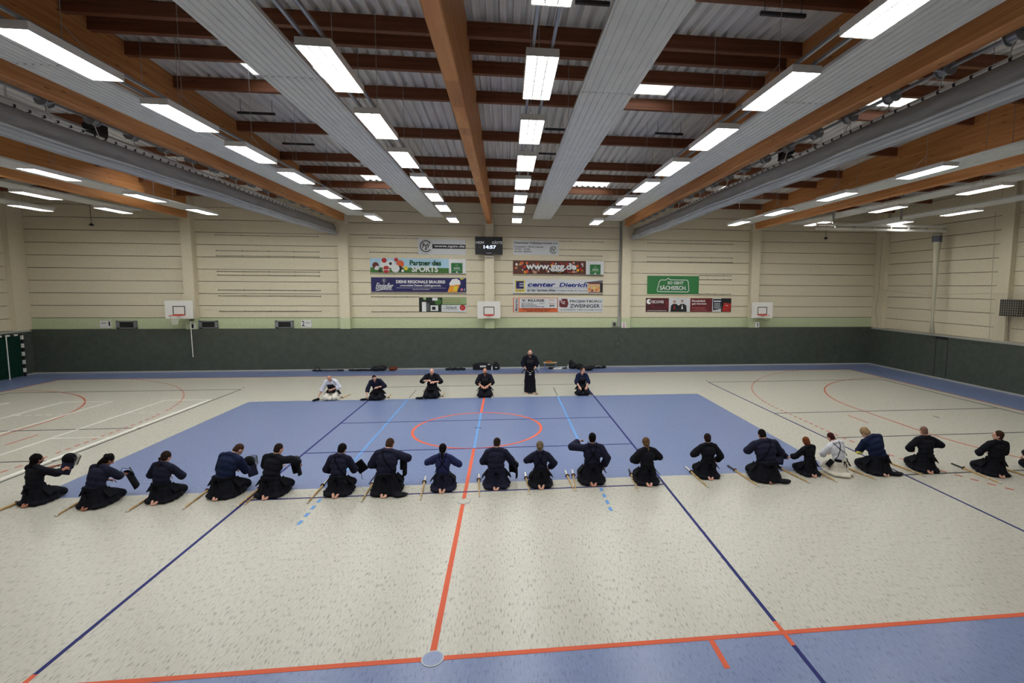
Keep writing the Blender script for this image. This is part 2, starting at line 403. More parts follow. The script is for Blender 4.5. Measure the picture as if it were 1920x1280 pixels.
for i, x in enumerate(PIL):
    mb = MB(); zs = [(YN, 7.92), (RIDGE, 7.96), (YW+.05, 7.86)]
    hw = .13
    P = []
    for y, zb in zs: P.append([(x-hw, y, zb+.02), (x-hw+.02, y, zb), (x+hw-.02, y, zb), (x+hw, y, zb+.02), (x+hw, y, deck_z(y)-.005), (x-hw, y, deck_z(y)-.005)])
    vs = [p for r in P for p in r]; n = 6
    fs = [(r*n+k, r*n+(k+1) % n, (r+1)*n+(k+1) % n, (r+1)*n+k) for r in range(2) for k in range(n)] + [tuple(range(n-1, -1, -1)), tuple(2*n+k for k in range(n))]
    mb._add(vs, fs); mb.build('roof_beam', M_BEAM, kind='structure', label='laminated timber beam, '+BL[i], cat='beam')

# ------------------------------------------------------------------ grey radiant heating panels
ORD = ['first', 'second', 'third', 'fourth', 'fifth', 'sixth', 'seventh', 'eighth', 'ninth', 'tenth']
def heat_panel(x0, x1, label, z=8.05, n=8):
    t = thing('radiant_ceiling_panel', label, 'heating panel', (x0, 0, z), 0, 'grey radiant ceiling panels')
    wd = x1-x0; prof = [(0, .06), (0, 0)]; p = wd/n
    for i in range(n):
        c = p*(i+.5); prof += [(c-.028, 0), (c-.02, -.018), (c+.02, -.018), (c+.028, 0)]
    prof += [(wd, 0), (wd, .06)]
    ys = [-18.3, -12.3, -6.36, -.46, 5.4, 11.1]
    for a, b in zip(ys, ys[1:]): MB().prism(prof[::-1], a+.016, b-.016).build('panel_section', M_PANEL, t)
    for y in (-9, -3.5, 2.5, 8.3):
        for xx in (.12, wd-.12):
            MB().tube([(xx, y, .05), (xx, y, deck_z(y)-z)], .006, 5).build('hanging_wire', M_STEEL, t)
PN = [(-3.25, -2.28, 'grey ribbed heating panel left of the centre beam, hanging free'), (2.28, 3.27, 'grey ribbed heating panel right of the centre beam, hanging free'),
      (-7.05, -6.1, 'grey ribbed heating panel beside the second beam, left of centre'), (6.1, 7.08, 'grey ribbed heating panel beside the fourth beam, right of centre'),
      (8.75, 9.75, 'grey ribbed heating panel just beyond the right curtain'), (13.4, 14.4, 'grey ribbed heating panel along the last beam, hall side'),
      (16.6, 17.6, 'grey ribbed heating panel just beyond the last beam, right bay'), (20.4, 21.4, 'grey ribbed heating panel nearest the right end wall'),
      (-9.75, -8.75, 'grey ribbed heating panel just beyond the left curtain'), (-14.4, -13.4, 'grey ribbed heating panel along the first beam, hall side'),
      (-17.6, -16.6, 'grey ribbed heating panel just beyond the first beam, left bay'), (-21.4, -20.4, 'grey ribbed heating panel nearest the left end wall')]
for a in PN: heat_panel(*a)

# ------------------------------------------------------------------ lamps
def lamp_proto(detail):
    t = bpy.data.objects.new('ceiling_lamp', None); COL.objects.link(t); t['category'] = 'ceiling lamp'
    W, Ln, H = .225, .8, .11
    mb = MB()
    mb.box((-W, -Ln, H-.006), (W, Ln, H))
    for s in (-1, 1):
        mb.box((s*W-.006, -Ln, 0), (s*W+.006, Ln, H)); mb.box((-W, s*Ln-.006, 0), (W, s*Ln+.006, H))
    mb.build('housing', M_HOUSE, t)
    MB().box((-W+.012, -Ln+.02, .018), (W-.012, Ln-.02, .026)).build('diffuser', M_TUBE, t)
    if detail:
        lv = MB()
        for x in (-.072, .072): lv.box((x-.012, -Ln+.02, .004), (x+.012, Ln-.02, .018))
        lv.build('louvre', M_HOUSE, t)
        g = MB()
        for i in range(9): g.tube([(-W+i*2*W/8, -Ln, -.004), (-W+i*2*W/8, Ln, -.004)], .0016, 4)
        for j in range(25): g.tube([(-W, -Ln+j*2*Ln/24, -.006), (W, -Ln+j*2*Ln/24, -.006)], .0016, 4)
        g.build('wire_guard', M_GREYL, t)
    c = MB()
    for s in (-1, 1):
        c.tube([(s*W*.9, 0.25, H), (0, .0, H+.35)], .005, 5)
    c.build('chain', M_GREYL, t)
    ch = MB().tube([(0, 0, 0), (0, 0, 1)], .005, 5).build('chain', M_GREYL, t); ch.location.z = H+.35; ch['drop'] = 1
    return t
proto_a = lamp_proto(True); used_a = False
proto_b = lamp_proto(True); used_b = False
ZL = 7.65
YL = [-9.7, -7.75, -5.1, -2.45, .2, 2.88, 5.52, 9.05]   # centre of each lamp
ROWS = [(1.43, 'in the row right of the centre beam'), (-1.63, 'in the row left of the centre beam'), (5.33, 'in the row left of the fourth beam'), (-5.25, 'in the row right of the second beam'),
        (8.92, 'in the row under the right curtain'), (12.3, 'in the row left of the last beam'), (16.1, 'in the row right of the last beam'), (19.75, 'in the row nearest the right end wall'),
        (-8.92, 'in the row behind the left curtain'), (-12.3, 'in the row beyond the left curtain'), (-15.95, 'in the row left of the first beam'), (-19.0, 'in the row nearest the left end wall')]
YF = {0: [-10.65, -7.78, -5.1, -2.45, .2, 2.88, 5.3, 8.85], 1: [-7.7, -5.07, -2.4, .32, 2.95, 5.5, 9.2], 2: [-10.4, -7.75, -5.1, -2.4, .1, 2.76, 5.3, 9.0], 3: [-10.3, -7.7, -5.07, -2.4, .25, 2.9, 5.45, 9.0],
      4: [-8, -4.3, .9, 3.5, 6.2, 8.7], 5: [-8, -3.0, .8, 4.5, 8.1], 6: [-6.8, -1.05, 3.0, 5.0-.1, 8.6], 7: [-6, -2, 3.5, 7.0], 8: [-8, -4.3, .9, 3.5, 6.2, 8.7], 9: [-8, -4.5, .8, 4.7, 8.2], 10: [-7, .6, 4.75, 8.35], 11: [-6, 2.5, 8.15]}
YF[5] = [-8, -2.95, .8, 4.55, 8.2]; YF[6] = [-7, -1.0, 2.95, 5.0, 8.6][0:2] + [2.9, 6.75, 8.9][0:0] + [3.0, 6.9, 8.6][0:0] + [-1+4.1, 7.7]
for r, (x, txt) in enumerate(ROWS):
    ys = YF[r]; n = len(ys)
    for j, y in enumerate(ys):
        near = abs(x) < 6 and y < -4
        if near: o = proto_a if not used_a else copy_tree(proto_a); used_a = True
        else: o = proto_b if not used_b else copy_tree(proto_b); used_b = True
        o.location = (x, y, ZL)
        for c_ in o.children:
            if c_.get('drop'): c_.scale.z = deck_z(y)-ZL-.48
        k = n-1-j
        o['label'] = 'white grid lamp, %s from the far wall %s' % (ORD[k], txt) if k else 'white grid lamp closest to the far wall %s' % txt
        o['group'] = 'grid lamps '+txt
    if abs(x) < 6 or x == 5.33:
        t = thing('lamp_rail', 'steel rail pair joining the lamps %s' % txt, 'rail', (x, 0, ZL+.125))
        for s in (-.13, .13): MB().box((s-.02, -16, 0), (s+.02, ys[-2]+.9, .045)).build('rail', M_STEEL, t)
def bar(x0, x1, y, z, lab):
    t = thing('hanging_bar', lab, 'bar', (0, y, z))
    MB().box((x0, -.03, 0), (x1, .03, .06)).build('crossbar', M_DARKST, t)
    for x in (x0+.08, x1-.08): MB().tube([(x, 0, .05), (x, 0, deck_z(y)-z)], .006, 5).build('wire', M_DARKST, t)
for a in ((5.4, 6.25, -6.9, 9.3, 'short dark bar under the roof, right of the right lamp row'), (2.1, 2.7, -6.85, 9.3, 'short dark bar under the roof at the top of the free right heating panel'),
          (2.1, 2.75, .13, 9.3, 'short dark bar left of the free right heating panel, second from the camera'), (2.1, 2.78, 3.0, 9.3, 'short dark bar left of the free right heating panel, third from the camera'),
          (-6.7, -5.65, 2.9, 9.3, 'short dark bar under the roof left of the free left heating panel'), (-6.6, -5.6, -.2, 9.3, 'short dark bar under the roof, nearer one on the left'), (5.6, 6.5, .1, 9.3, 'short dark bar behind the right lamp row, second from the camera')):
    bar(*a)
# ------------------------------------------------------------------ dividing curtains drawn up beside the beams
def curtain(s, nm):
    t = thing('divider_curtain', 'grey dividing curtain gathered up under the roof beside the %s beam' % ('fourth' if s > 0 else 'second'), 'curtain')
    mb = MB(); cs = []
    n = 60
    base = [(8.04, 7.68), (8.16, 7.52), (8.2, 7.3), (8.1, 7.14), (7.98, 7.09), (7.84, 7.1), (7.76, 7.17), (7.78, 7.26), (7.87, 7.34), (7.85, 7.42), (7.9, 7.54), (7.96, 7.67)]
    k = len(base); vs = []
    for i in range(n+1):
        y = 11.75-i*(11.75-YN-.3)/n
        sag = .012*math.sin(y*1.8)+.012*math.sin(y*.7+1)
        for j, (x, z) in enumerate(base):
            d = .02*noise.noise(Vector((y*1.4, j*.9, s*3)))
            vs.append((s*(x+d), y, z+(sag if z < 7.7 else .2*sag)))
    fs = [(i*k+j, i*k+(j+1) % k, (i+1)*k+(j+1) % k, (i+1)*k+j) for i in range(n) for j in range(k)]
    fs += [tuple(range(k-1, -1, -1)), tuple(n*k+j for j in range(k))]
    mb._add(vs, fs)
    mi = []
    for i in range(n):
        for j in range(k): mi.append(0)
    o = mb.build('fabric', [M_CURT], t, smooth=True)
    pl = MB()
    for q in range(3):
        pts = []
        for i in range(n+1):
            y = 11.72-i*(11.7-YN-.3)/n
            pts.append((s*(7.745+.045*q+.006*math.sin(y*2+q)), y, 7.24-.06*q+.012*math.sin(y*1.8)+.012*math.sin(y*.7+1)))
        pl.tube(pts, .03, 8)
    pl.build('folded_hem', M_CURTL, t, smooth=True)
    MB().tube([(s*7.97, 11.7, 7.7), (s*7.97, YN+.3, 7.7)], .02, 8).build('top_rail', M_WHITEP, t)
    cl = MB()
    y = 11.5
    while y > -10: cl.box((s*7.97-.026, y-.02, 7.675), (s*7.97+.026, y+.02, 7.726)); y -= .3
    cl.build('clips', M_BLK, t, kind='stuff')
    wsh = thing('winch_shaft', 'grey winch shaft with cable drums above the %s dividing curtain' % nm, 'winch', (s*8.1, 0, 8.08))
    MB().tube([(0, 11.6, 0), (0, YN+.4, 0)], .03, 10).build('shaft', M_STEEL, wsh)
    y = 10.6
    while y > -10:
        MB().lathe([(.1, -.1), (.125, -.1), (.125, -.085), (.09, -.08), (.09, .08), (.125, .085), (.125, .1), (.1, .1)], 16, Matrix.Translation((0, y, 0)) @ Matrix.Rotation(R(90), 4, 'X')).build('cable_drum', M_STEEL, wsh, smooth=False)
        MB().tube([(-.02*s, y, -.1), (-.1*s, y, -.355)], .012, 6).build('strap', M_WHITEP, wsh)
        y -= 1.16
    for y in (9.5, 6, 2.5, -1, -4.5, -8):
        MB().box((-s*.36-.01, y-.04, -.05), (-s*.36+.01, y+.04, .3)).build('bracket', M_WHITEP, wsh)
        MB().box((min(-s*.36, s*.04), y-.03, -.05), (max(-s*.36, s*.04), y+.03, -.02)).build('bracket_arm', M_STEEL, wsh)
curtain(1, 'right'); curtain(-1, 'left')
def motor(x, y, z, lab, s):
    t = thing('winch_motor', lab, 'motor', (x, y, z))
    MB().box((-.07, -.12, -.05), (.07, .12, .3)).build('gearbox', M_BLK, t)
    MB().tube([(0, -.12, .02), (0, -.42, .02)], .085, 14).build('motor_body', M_BLK, t)
    MB().box((-.11, -.3, -.14), (.11, .05, -.05)).build('junction_box', M_DARKST, t)
    MB().box((min(0, -s*.63), -.03, .27), (max(0, -s*.63), .03, .31)).build('bracket_arm', M_STEEL, t)
    MB().box((-s*.63-.01, -.06, .1), (-s*.63+.01, .06, .5)).build('bracket_plate', M_STEEL, t)
motor(-8.36, -2.75, 7.98, 'black winch motor above the left dividing curtain', -1)
motor(8.36, -2.6, 8.05, 'black winch motor above the right dividing curtain', 1)

# ------------------------------------------------------------------ flat print helper for signs on the far wall
def poly_disc(cx, cz, rx, rz, n=24): return [(cx+rx*math.cos(2*math.pi*k/n), cz+rz*math.sin(2*math.pi*k/n)) for k in range(n)]
def text_mesh(s, m, off=0):
    cu = bpy.data.curves.new('t', 'FONT'); cu.body = s; cu.size = 1; cu.resolution_u = 3; cu.offset = off
    ob = bpy.data.objects.new('t', cu); COL.objects.link(ob)
    dg = bpy.context.evaluated_depsgraph_get(); me = bpy.data.meshes.new_from_object(ob.evaluated_get(dg))
    bpy.data.objects.remove(ob); bpy.data.curves.remove(cu)
    me.materials.clear(); me.materials.append(m); return me
class Sign:
    """board hung on the far wall; u,v run 0..1 from its lower left corner"""
    def __init__(s, name, label, cat, x0, x1, z0, z1, bg, y=YW-.03, group=None, parent=None):
        s.x0, s.z0, s.W, s.H = x0, z0, x1-x0, z1-z0; s.lay = 0
        s.y = y
        s.t = thing(name, label, cat, (x0, y, z0), 0, group)
        MB().box((0, 0, 0), (s.W, .025, s.H)).build('board', bg, s.t)
    def L(s): s.lay += 1; return -.0012*s.lay
    def poly(s, pts, m, name='print'):
        y = s.L(); p = [(u*s.W, y, v*s.H) for u, v in pts]
        mb = MB(); mb._add(p, [tuple(range(len(p)))]); return mb.build(name, m, s.t)
    def rect(s, u0, v0, u1, v1, m, name='print'): return s.poly([(u0, v0), (u1, v0), (u1, v1), (u0, v1)], m, name)
    def disc(s, u, v, r, m, ry=None, name='print'):
        return s.poly([(a, b) for a, b in poly_disc(u, v, r*s.H/s.W, ry or r)], m, name)
    def ring(s, u, v, r, wd, m, a0=0, a1=360):
        y = s.L(); mb = MB(); n = 28; vs = []
        for k in range(n+1):
            a = R(a0+(a1-a0)*k/n)
            for rr in (r-wd/2, r+wd/2): vs.append(((u*s.W+rr*s.H*math.cos(a)), y, (v+rr*math.sin(a))*s.H))
        mb._add(vs, [(2*k, 2*k+1, 2*k+3, 2*k+2) for k in range(n)]); mb.build('print', m, s.t)
    def text(s, txt, u0, v0, u1, v1, m, slant=0, rot=False, bold=0):
        me = text_mesh(txt, m, .012 if bold <= 0 else (.022 if bold < .011 else .035)); xs = [v.co.x for v in me.vertices]; ys = [v.co.y for v in me.vertices]
        if not xs: return
        a, b, c, d = min(xs), max(xs), min(ys), max(ys); y = s.L()
        for v in me.vertices:
            fx = (v.co.x-a)/(b-a); fy = (v.co.y-c)/(d-c)
            if rot: fx, fy = 1-fy, fx
            v.co = ((u0+(u1-u0)*fx)*s.W+slant*fy*s.H*(v1-v0), y, (v0+(v1-v0)*fy)*s.H)
        o = link('lettering', me, s.t)
        return o
C = lambda n, rgb, r=.5: mat('ink_'+n, rgb, r)
WHI, INK, GRN, DGR, NAV, RED, BRN = C('white', (226, 226, 226)), C('black', (20, 22, 26)), C('green', (30, 110, 58)), C('darkgreen', (16, 74, 34)), C('navy', (28, 26, 88)), C('red', (176, 40, 34)), C('brown', (104, 40, 34))
ORG, YEL, SKB, GRS, PKL, MRN, GRY, AMB = C('orange', (214, 100, 50)), C('yellow', (222, 202, 60)), C('skyblue', (170, 206, 226)), C('grass', (64, 112, 42)), C('pink', (206, 120, 120)), C('maroon', (104, 28, 34)), C('greyink', (90, 92, 96)), C('amber', (226, 150, 40))
BOARD = C('board', (208, 210, 212)); BLU = C('blue', (24, 40, 130)); STEELB = C('slate', (36, 48, 66)); SKIN_ = C('skin', (196, 150, 126)); PALEG = C('palegreen', (146, 170, 120))
def psv(s, u, v, r):
    s.ring(u, v, r*1.12, .012, INK); s.ring(u, v, r*.86, r*.16, INK, 35, 325)
    q = r*.55*s.H/s.W
    s.text('P', u-q*1.05, v-r*.35, u-q*.4, v+r*.5, INK, .1, bold=.012); s.text('S', u-q*.35, v-r*.6, u+q*.3, v+r*.3, INK, .1, bold=.012); s.text('V', u+q*.25, v-r*.35, u+q*1.0, v+r*.55, INK, .1, bold=.012)
s = Sign('club_banner', 'white club banner with round monogram and black web address bar', 'banner', -3.8, -1.28, 6.2, 7.03, BOARD)
s.rect(.3, .38, 1.0, .66, INK); s.text('www.cpsv.de', .34, .42, .98, .63, WHI, 0, False, .006); psv(s, .165, .52, .4)
s = Sign('club_address_banner', 'white club address banner right of the scoreboard with small round monogram', 'banner', 1.29, 3.81, 6.25, 7.03, BOARD)
s.text('Chemnitzer Polizeisportverein e.V.', .02, .72, .98, .9, INK, 0, False, .005)
for i, tx in enumerate(('Forststraße 9 • 09130 Chemnitz', 'Tel 0371 - 410180', 'Fax 0371- 4039918')): s.text(tx, .03, .5-i*.17, (.66, .36, .4)[i], .61-i*.17, INK, 0, False, .003)
psv(s, .88, .36, .25)
s = Sign('sports_partner_banner', 'banner with pile of balls on grass and green square logo', 'banner', -6.3, -1.28, 5.2, 5.97, SKB)
s.rect(0, 0, 1, .36, GRS); s.rect(.82, 0, 1, 1, WHI)
for (u, v, r, m) in ((.055, .5, .22, BRN), (.07, .32, .14, WHI), (.14, .58, .26, WHI), (.145, .85, .17, RED), (.215, .6, .28, WHI), (.21, .63, .1, INK), (.27, .9, .14, RED), (.31, .6, .27, ORG), (.3, .3, .2, INK), (.26, .3, .28, WHI), (.165, .22, .25, RED), (.37, .32, .14, YEL), (.335, .14, .09, WHI), (.06, .28, .1, WHI), (.1, .12, .1, INK)):
    s.disc(u, v, r, m)
s.rect(.125, .18, .205, .22, WHI); s.rect(.135, .05, .14, .36, WHI); s.rect(.19, .05, .195, .36, WHI)
s.text('Partner des', .41, .52, .74, .88, DGR, 0, False, .02); s.text('SPORTS', .43, .06, .705, .5, WHI, 0, False, .03)
s.rect(.845, .02, .965, .72, GRN); s.ring(.905, .54, .07, .025, PALEG); s.text('GGG', .872, .28, .938, .42, WHI); s.rect(.85, .2, .96, .22, PALEG); s.disc(.905, .08, .06, WHI)
s = Sign('brewery_banner', 'dark blue banner with a foaming beer glass at its right end', 'banner', -6.28, -1.27, 4.18, 4.95, NAV)
s.text('DEINE REGIONALE BRAUEREI', .26, .6, .775, .82, WHI, 0, False, .012); s.text('unterstützt Deinen Lieblingsverein.', .3, .34, .735, .53, WHI, 0, False, .008); s.rect(.26, .27, .78, .285, WHI); s.text('Genieße das Tannenzäpfchen.'[:24], .43, .13, .61, .21, WHI)
s.text('Einsiedler', .045, .2, .22, .62, PKL if 0 else BOARD, .25, False, .01); s.disc(.135, .78, .17, GRY); s.disc(.135, .78, .12, NAV); s.text('E', .128, .7, .143, .86, WHI)
s.poly([(.04, .12), (.12, .2), (.22, .15), (.22, .12), (.12, .14), (.06, .06)], BOARD)
s.poly([(.8, 0), (.9, 0), (.935, .55), (.83, .5)], AMB); s.poly([(.86, .1), (.9, .05), (.91, .4), (.87, .42)], YEL); s.poly([(.825, .45), (.94, .55), (.935, .8), (.9, .95), (.85, .9), (.82, .6)], WHI)
s.rect(.94, .1, .965, .25, PKL); s.text('f', .978, .08, .988, .26, WHI); s.poly([(.93, .98), (.95, .86), (.99, .98)], YEL)
s = Sign('appliance_banner', 'green and white banner with household appliances and red round badge', 'banner', -3.8, -1.27, 3.1, 3.89, C('leaf', (88, 118, 70)))
s.rect(0, 0, .48, 1, C('woods', (22, 34, 24))); s.disc(.12, .92, .1, PALEG); s.disc(.4, .7, .22, GRS); s.rect(.06, .02, .15, .68, WHI); s.rect(.16, .08, .22, .6, GRY); s.rect(.24, .07, .4, .45, WHI); s.rect(.27, .14, .345, .36, INK); s.rect(.28, .78, .39, .97, WHI)
s.rect(.5, .55, 1, .97, PALEG); s.text('Meisterbetrieb für Hausgeräte', .51, .76, .88, .86, RED); s.text('Experten für alle Hersteller', .51, .61, .9, .7, MRN)
s.rect(.47, .0, 1, .48, BOARD); s.text('Schieck', .57, .2, .8, .42, BLU if 0 else STEELB); s.text('elektro', .51, .2, .56, .3, GRY); s.rect(.6, .14, .82, .155, GRY); s.disc(.92, .3, .2, RED); s.text('24 h', .885, .24, .955, .36, PKL)
s = Sign('web_address_banner', 'banner with large white web address over crowd of colourful figures', 'banner', 1.28, 6.32, 5.19, 5.94, C('crowd', (92, 52, 36)))
rr = random.Random(3)
for i in range(120): s.disc(rr.uniform(.01, .79), rr.uniform(.12, .88), rr.uniform(.05, .12), rr.choice([BRN, ORG, INK, WHI, RED, AMB, MRN, SKIN_]), name='print')
s.rect(.8, 0, 1, 1, BOARD)
s.text('www.ggg.de', .145, .16, .7, .78, INK, 0, False, .05); s.text('www.ggg.de', .14, .2, .695, .82, WHI, 0, False, .04)
s.rect(.845, .02, .965, .75, GRN); s.ring(.905, .56, .07, .025, PALEG); s.text('GGG', .872, .3, .938, .44, WHI); s.rect(.85, .22, .96, .24, PALEG); s.disc(.905, .08, .06, WHI)
s = Sign('supermarket_banner', 'white supermarket banner with yellow framed blue letter E', 'banner', 1.28, 6.3, 4.15, 4.92, BOARD)
s.rect(.02, .08, .13, .93, YEL); s.rect(.03, .14, .12, .87, BOARD); s.rect(.032, .3, .118, .85, NAV); s.rect(.07, .48, .118, .54, BOARD); s.rect(.07, .64, .118, .7, BOARD); s.rect(.02, .1, .13, .26, YEL); s.text('EDEKA', .035, .13, .115, .23, NAV, 0, False, .006)
s.text('center', .155, .45, .46, .75, BLU, .3, False, .02); s.text('Dietrich', .51, .45, .82, .75, BLU, .3, False, .02); s.rect(.155, .37, .83, .385, BLU)
s.text('an der Sachsen-Allee', .155, .12, .47, .3, STEELB, 0, False, .004); s.text('Dresdner Straße 35, Chemnitz', .485, .12, .83, .25, GRY)
s.poly([(.79, .8), (1, .95), (1, .8), (.82, .72)], GRY); s.rect(.84, .05, 1, .78, BRN); s.rect(.83, .1, .97, .68, C('shop', (206, 170, 130))); s.rect(.97, .05, 1, .78, INK)
for u, v, m in ((.85, .3, ORG), (.88, .22, AMB), (.9, .4, YEL), (.93, .25, ORG), (.95, .38, AMB), (.88, .2, MRN)): s.disc(u, v, .08, m)
s = Sign('service_banner', 'white and orange trade banner, left half of the lowest right pair', 'banner', 1.28, 3.76, 3.1, 3.89, ORG)
s.rect(.02, .02, .12, .97, BOARD); s.rect(.14, .28, .985, .97, BOARD); s.text('Mietservice', .04, .08, .1, .92, INK, 0, True, .004)
s.text('V. KLUGE', .19, .72, .7, .9, INK, 0, False, .014); s.text('GmbH', .58, .58, .7, .65, INK); 
for i, tx in enumerate(('Motorgeräte', 'Baumaschinen', 'Motorenlandbetrieb')): s.text(tx, .19, .57-i*.115, (.46, .52, .7)[i], .65-i*.115, INK, 0, False, .003)
s.text('STIHL', .8, .8, .93, .87, ORG); s.text('HONDA', .8, .58, .94, .64, RED); s.disc(.87, .45, .05, INK, .06); s.rect(.82, .39, .92, .5, INK); s.text('AS', .84, .41, .9, .48, WHI)
s.text('09669 Frankenberg, Amalienstr. 12', .2, .17, .93, .26, INK, 0, False, .003); s.text('Telefon: 03 72 06 - 28 17', .3, .04, .82, .13, INK, 0, False, .003)
s = Sign('planning_office_banner', 'white planning office banner with dark red hexagon, right half of the lowest pair', 'banner', 3.78, 6.34, 3.1, 3.9, BOARD)
s.poly([(.03, .38), (.03, .78), (.08, .93), (.2, .93), (.23, .6), (.2, .32), (.08, .32)], MRN); s.text('P', .055, .72, .09, .88, WHI); s.text('Z', .095, .56, .16, .74, WHI); s.text('&', .07, .62, .1, .74, WHI)
s.text('PROJEKTBÜRO', .26, .62, .97, .87, STEELB, 0, False, .004); s.text('ZWEINIGER', .26, .3, .93, .55, STEELB, 0, False, .006); s.text('GmbH', .955, .33, .975, .53, GRY, 0, True); s.text('Tel.: 037206/85030   E-Mail: zweiniger@t-online.de', .04, .1, .97, .2, INK)
s = Sign('state_campaign_banner', 'green cloth banner with white speech bubble outline', 'banner', 8.88, 11.92, 4.13, 5.16, C('bannergreen', (44, 120, 62)))
bub = [(.2, .14), (.78, .12), (.81, .2), (.79, .7), (.76, .78), (.44, .79), (.4, .88), (.36, .78), (.26, .78), (.23, .7), (.19, .22)]
for a, b in zip(bub, bub[1:]+bub[:1]):
    du, dv = (b[0]-a[0])*s.W, (b[1]-a[1])*s.H; l = math.hypot(du, dv); nu, nv = -dv/l*.018/s.W, du/l*.018/s.H
    s.poly([(a[0]-nu, a[1]-nv), (b[0]-nu, b[1]-nv), (b[0]+nu, b[1]+nv), (a[0]+nu, a[1]+nv)], WHI)
s.text('SO GEHT', .39, .54, .7, .7, WHI, 0, False, .006); s.text('SÄCHSISCH.', .24, .23, .76, .5, WHI, 0, False, .008)
s = Sign('tax_adviser_banner', 'long dark red banner with two people in suits and a calculator', 'banner', 8.82, 13.9, 3.12, 3.9, MRN)
s.rect(0, 0, .26, 1, C('wine', (70, 20, 26))); s.rect(.06, .25, .26, .85, MRN); s.rect(.09, .35, .22, .8, C('wine', (70, 20, 26))); s.disc(.035, .74, .19, WHI); s.poly([(.035, .74), (.055, .92), (.06, .6)], C('wine', (70, 20, 26)))
s.text('ECOVIS', .075, .62, .205, .82, WHI, 0, False, .008); s.text('www.ecovis.com/chemnitz', .015, .05, .24, .13, WHI)
s.rect(.265, 0, .515, 1, BOARD)
for u, hair, top in ((.33, BRN, .72), (.42, GRY, .78)):
    s.poly([(u-.045, 0), (u-.04, .45), (u-.015, .58), (u+.02, .58), (u+.05, .45), (u+.055, 0)], INK); s.disc(u, top, .1, hair); s.disc(u, top-.03, .075, SKIN_); s.poly([(u-.01, .2), (u, .56), (u+.012, .2)], RED if u < .4 else WHI)
s.rect(.515, 0, .77, 1, MRN); s.text('Persönlich', .535, .72, .69, .88, WHI, 0, False, .006); s.text('gut beraten', .535, .5, .705, .66, WHI, 0, False, .006); s.text('Ihre Steuerberater', .535, .25, .69, .34, PKL); s.text('der WWS in Chemnitz', .535, .08, .71, .17, PKL)
s.rect(.775, 0, 1, 1, INK); s.rect(.775, 0, .88, 1, BOARD); s.poly([(.785, .1), (.875, .22), (.885, .95), (.78, .95)], STEELB); s.rect(.79, .74, .875, .82, WHI)
for i in range(4):
    for j in range(4): s.rect(.8+.017*i, .25+.11*j, .81+.017*i, .31+.11*j, WHI)
s.poly([(.89, .05), (.91, .68), (.998, .6), (.985, .02)], RED); s.rect(.93, .45, .96, .49, WHI)
# number and arrow signs
for x0, x1, z0, z1, tx, lab in ((-19.66, -19.15, 2.26, 2.64, '1', 'small white sign with number 1 near the left corner'), (-9.93, -9.4, 2.27, 2.66, '2', 'small white sign with number 2 right of the third wall vent')):
    s = Sign('number_sign', lab, 'sign', x0, x1, z0, z1, WHI, YW-.03)
    if tx == '1': s.text('1', .78, .3, .92, .9, INK, 0, False, .006); s.text('PSV', .12, .5, .6, .8, GRY, .2)
    else: s.text('2', .08, .2, .34, .9, INK, 0, False, .006); s.text('PSV', .45, .5, .9, .75, GRY, .2)
    s.rect(.12, .15, .6, .18, GRY)
for x0, tx, lab in ((-15.23, '1', 'small white card with number 1 below the left basketball board'), (7.36, '2', 'small white card with number 2 on the pillar foot below the right curtain'), (15.28, '3', 'small white card with number 3 below the right basketball board')):
    s = Sign('number_card', lab, 'sign', x0, x0+.25, 2.23, 2.53, WHI, YP-.035); s.text(tx, .3, .15, .7, .85, RED if tx == '2' else INK, 0, False, .008)
# sponsor rails (thin aluminium strips)
RAILS = [(-13.94, -8.88, z) for z in (7.04, 6.25, 5.99, 5.19, 5.0, 4.23, 3.93, 3.13)] + [(-6.32, -3.8, 7.03), (-6.3, -3.8, 6.27), (-6.29, -3.8, 3.92), (-6.29, -3.8, 3.11), (3.85, 6.3, 7.01), (3.85, 6.26, 6.23)] + [(8.85, 13.88, z) for z in (6.99, 6.22, 5.96)] + [(11.95, 13.87, z) for z in (5.2, 4.97, 4.14)] + [(-6.3, -1.28, 5.14), (1.28, 6.3, 5.13), (1.28, 6.3, 4.1), (-6.3, -1.28, 4.12)]
M_RAIL = mat('rail_aluminium', (128, 123, 112), .3, .5, .7)
NR = {}
for i, (a, b, z) in enumerate(sorted(RAILS, key=lambda r: -r[2])):
    bay = 'left of the left curtain' if a < -8.5 else ('between left curtain and scoreboard' if a < 0 else ('between scoreboard and right curtain' if a < 8 else 'right of the right curtain'))
    NR[bay] = NR.get(bay, -1)+1
    o = MB().box((0, 0, -.012), (b-a, .03, .012)); 
    t = o.build('banner_rail', M_RAIL, label='thin banner rail, %s from the top in the wall bay %s' % (ORD[NR[bay]], bay), cat='rail', group='banner rails on the far wall'); t.location = (a, YW-.03, z)
    kk = MB()
    for j in range(5): kk.box(((b-a)*j/4-.02*(j == 4)-.0, -.012, -.03), ((b-a)*j/4+.02*(j < 4), 0, .03))
    kk.build('clip', M_DARKST, t)
# scoreboard
s = Sign('scoreboard', 'black electronic scoreboard hanging on the centre pillar', 'scoreboard', -.74, .72, 6.2, 7.15, M_BLK, YP-.2)
MB().box((.02, .025, .02), (1.44, .15, .93)).build('casing', M_BLK, s.t)
LED = mat('led_white', (220, 235, 255), .5, .5, 0, (215, 232, 255), 1.0); PRW = C('printwhite', (210, 212, 216))
s.text('HEIM', .03, .6, .32, .74, PRW, 0, False, .004); s.text('GÄSTE', .61, .6, .985, .78, PRW, 0, False, .004)
s.text('14:57', .31, .33, .76, .52, LED, 0, False, .006); s.rect(.4, .08, .6, .1, PRW); s.disc(.17, .42, .025, GRY)
s.t.location.y = YP-.2
MB().box((.5, .03, -.12), (.96, .19, -.06)).build('bracket', M_GREYL, s.t)

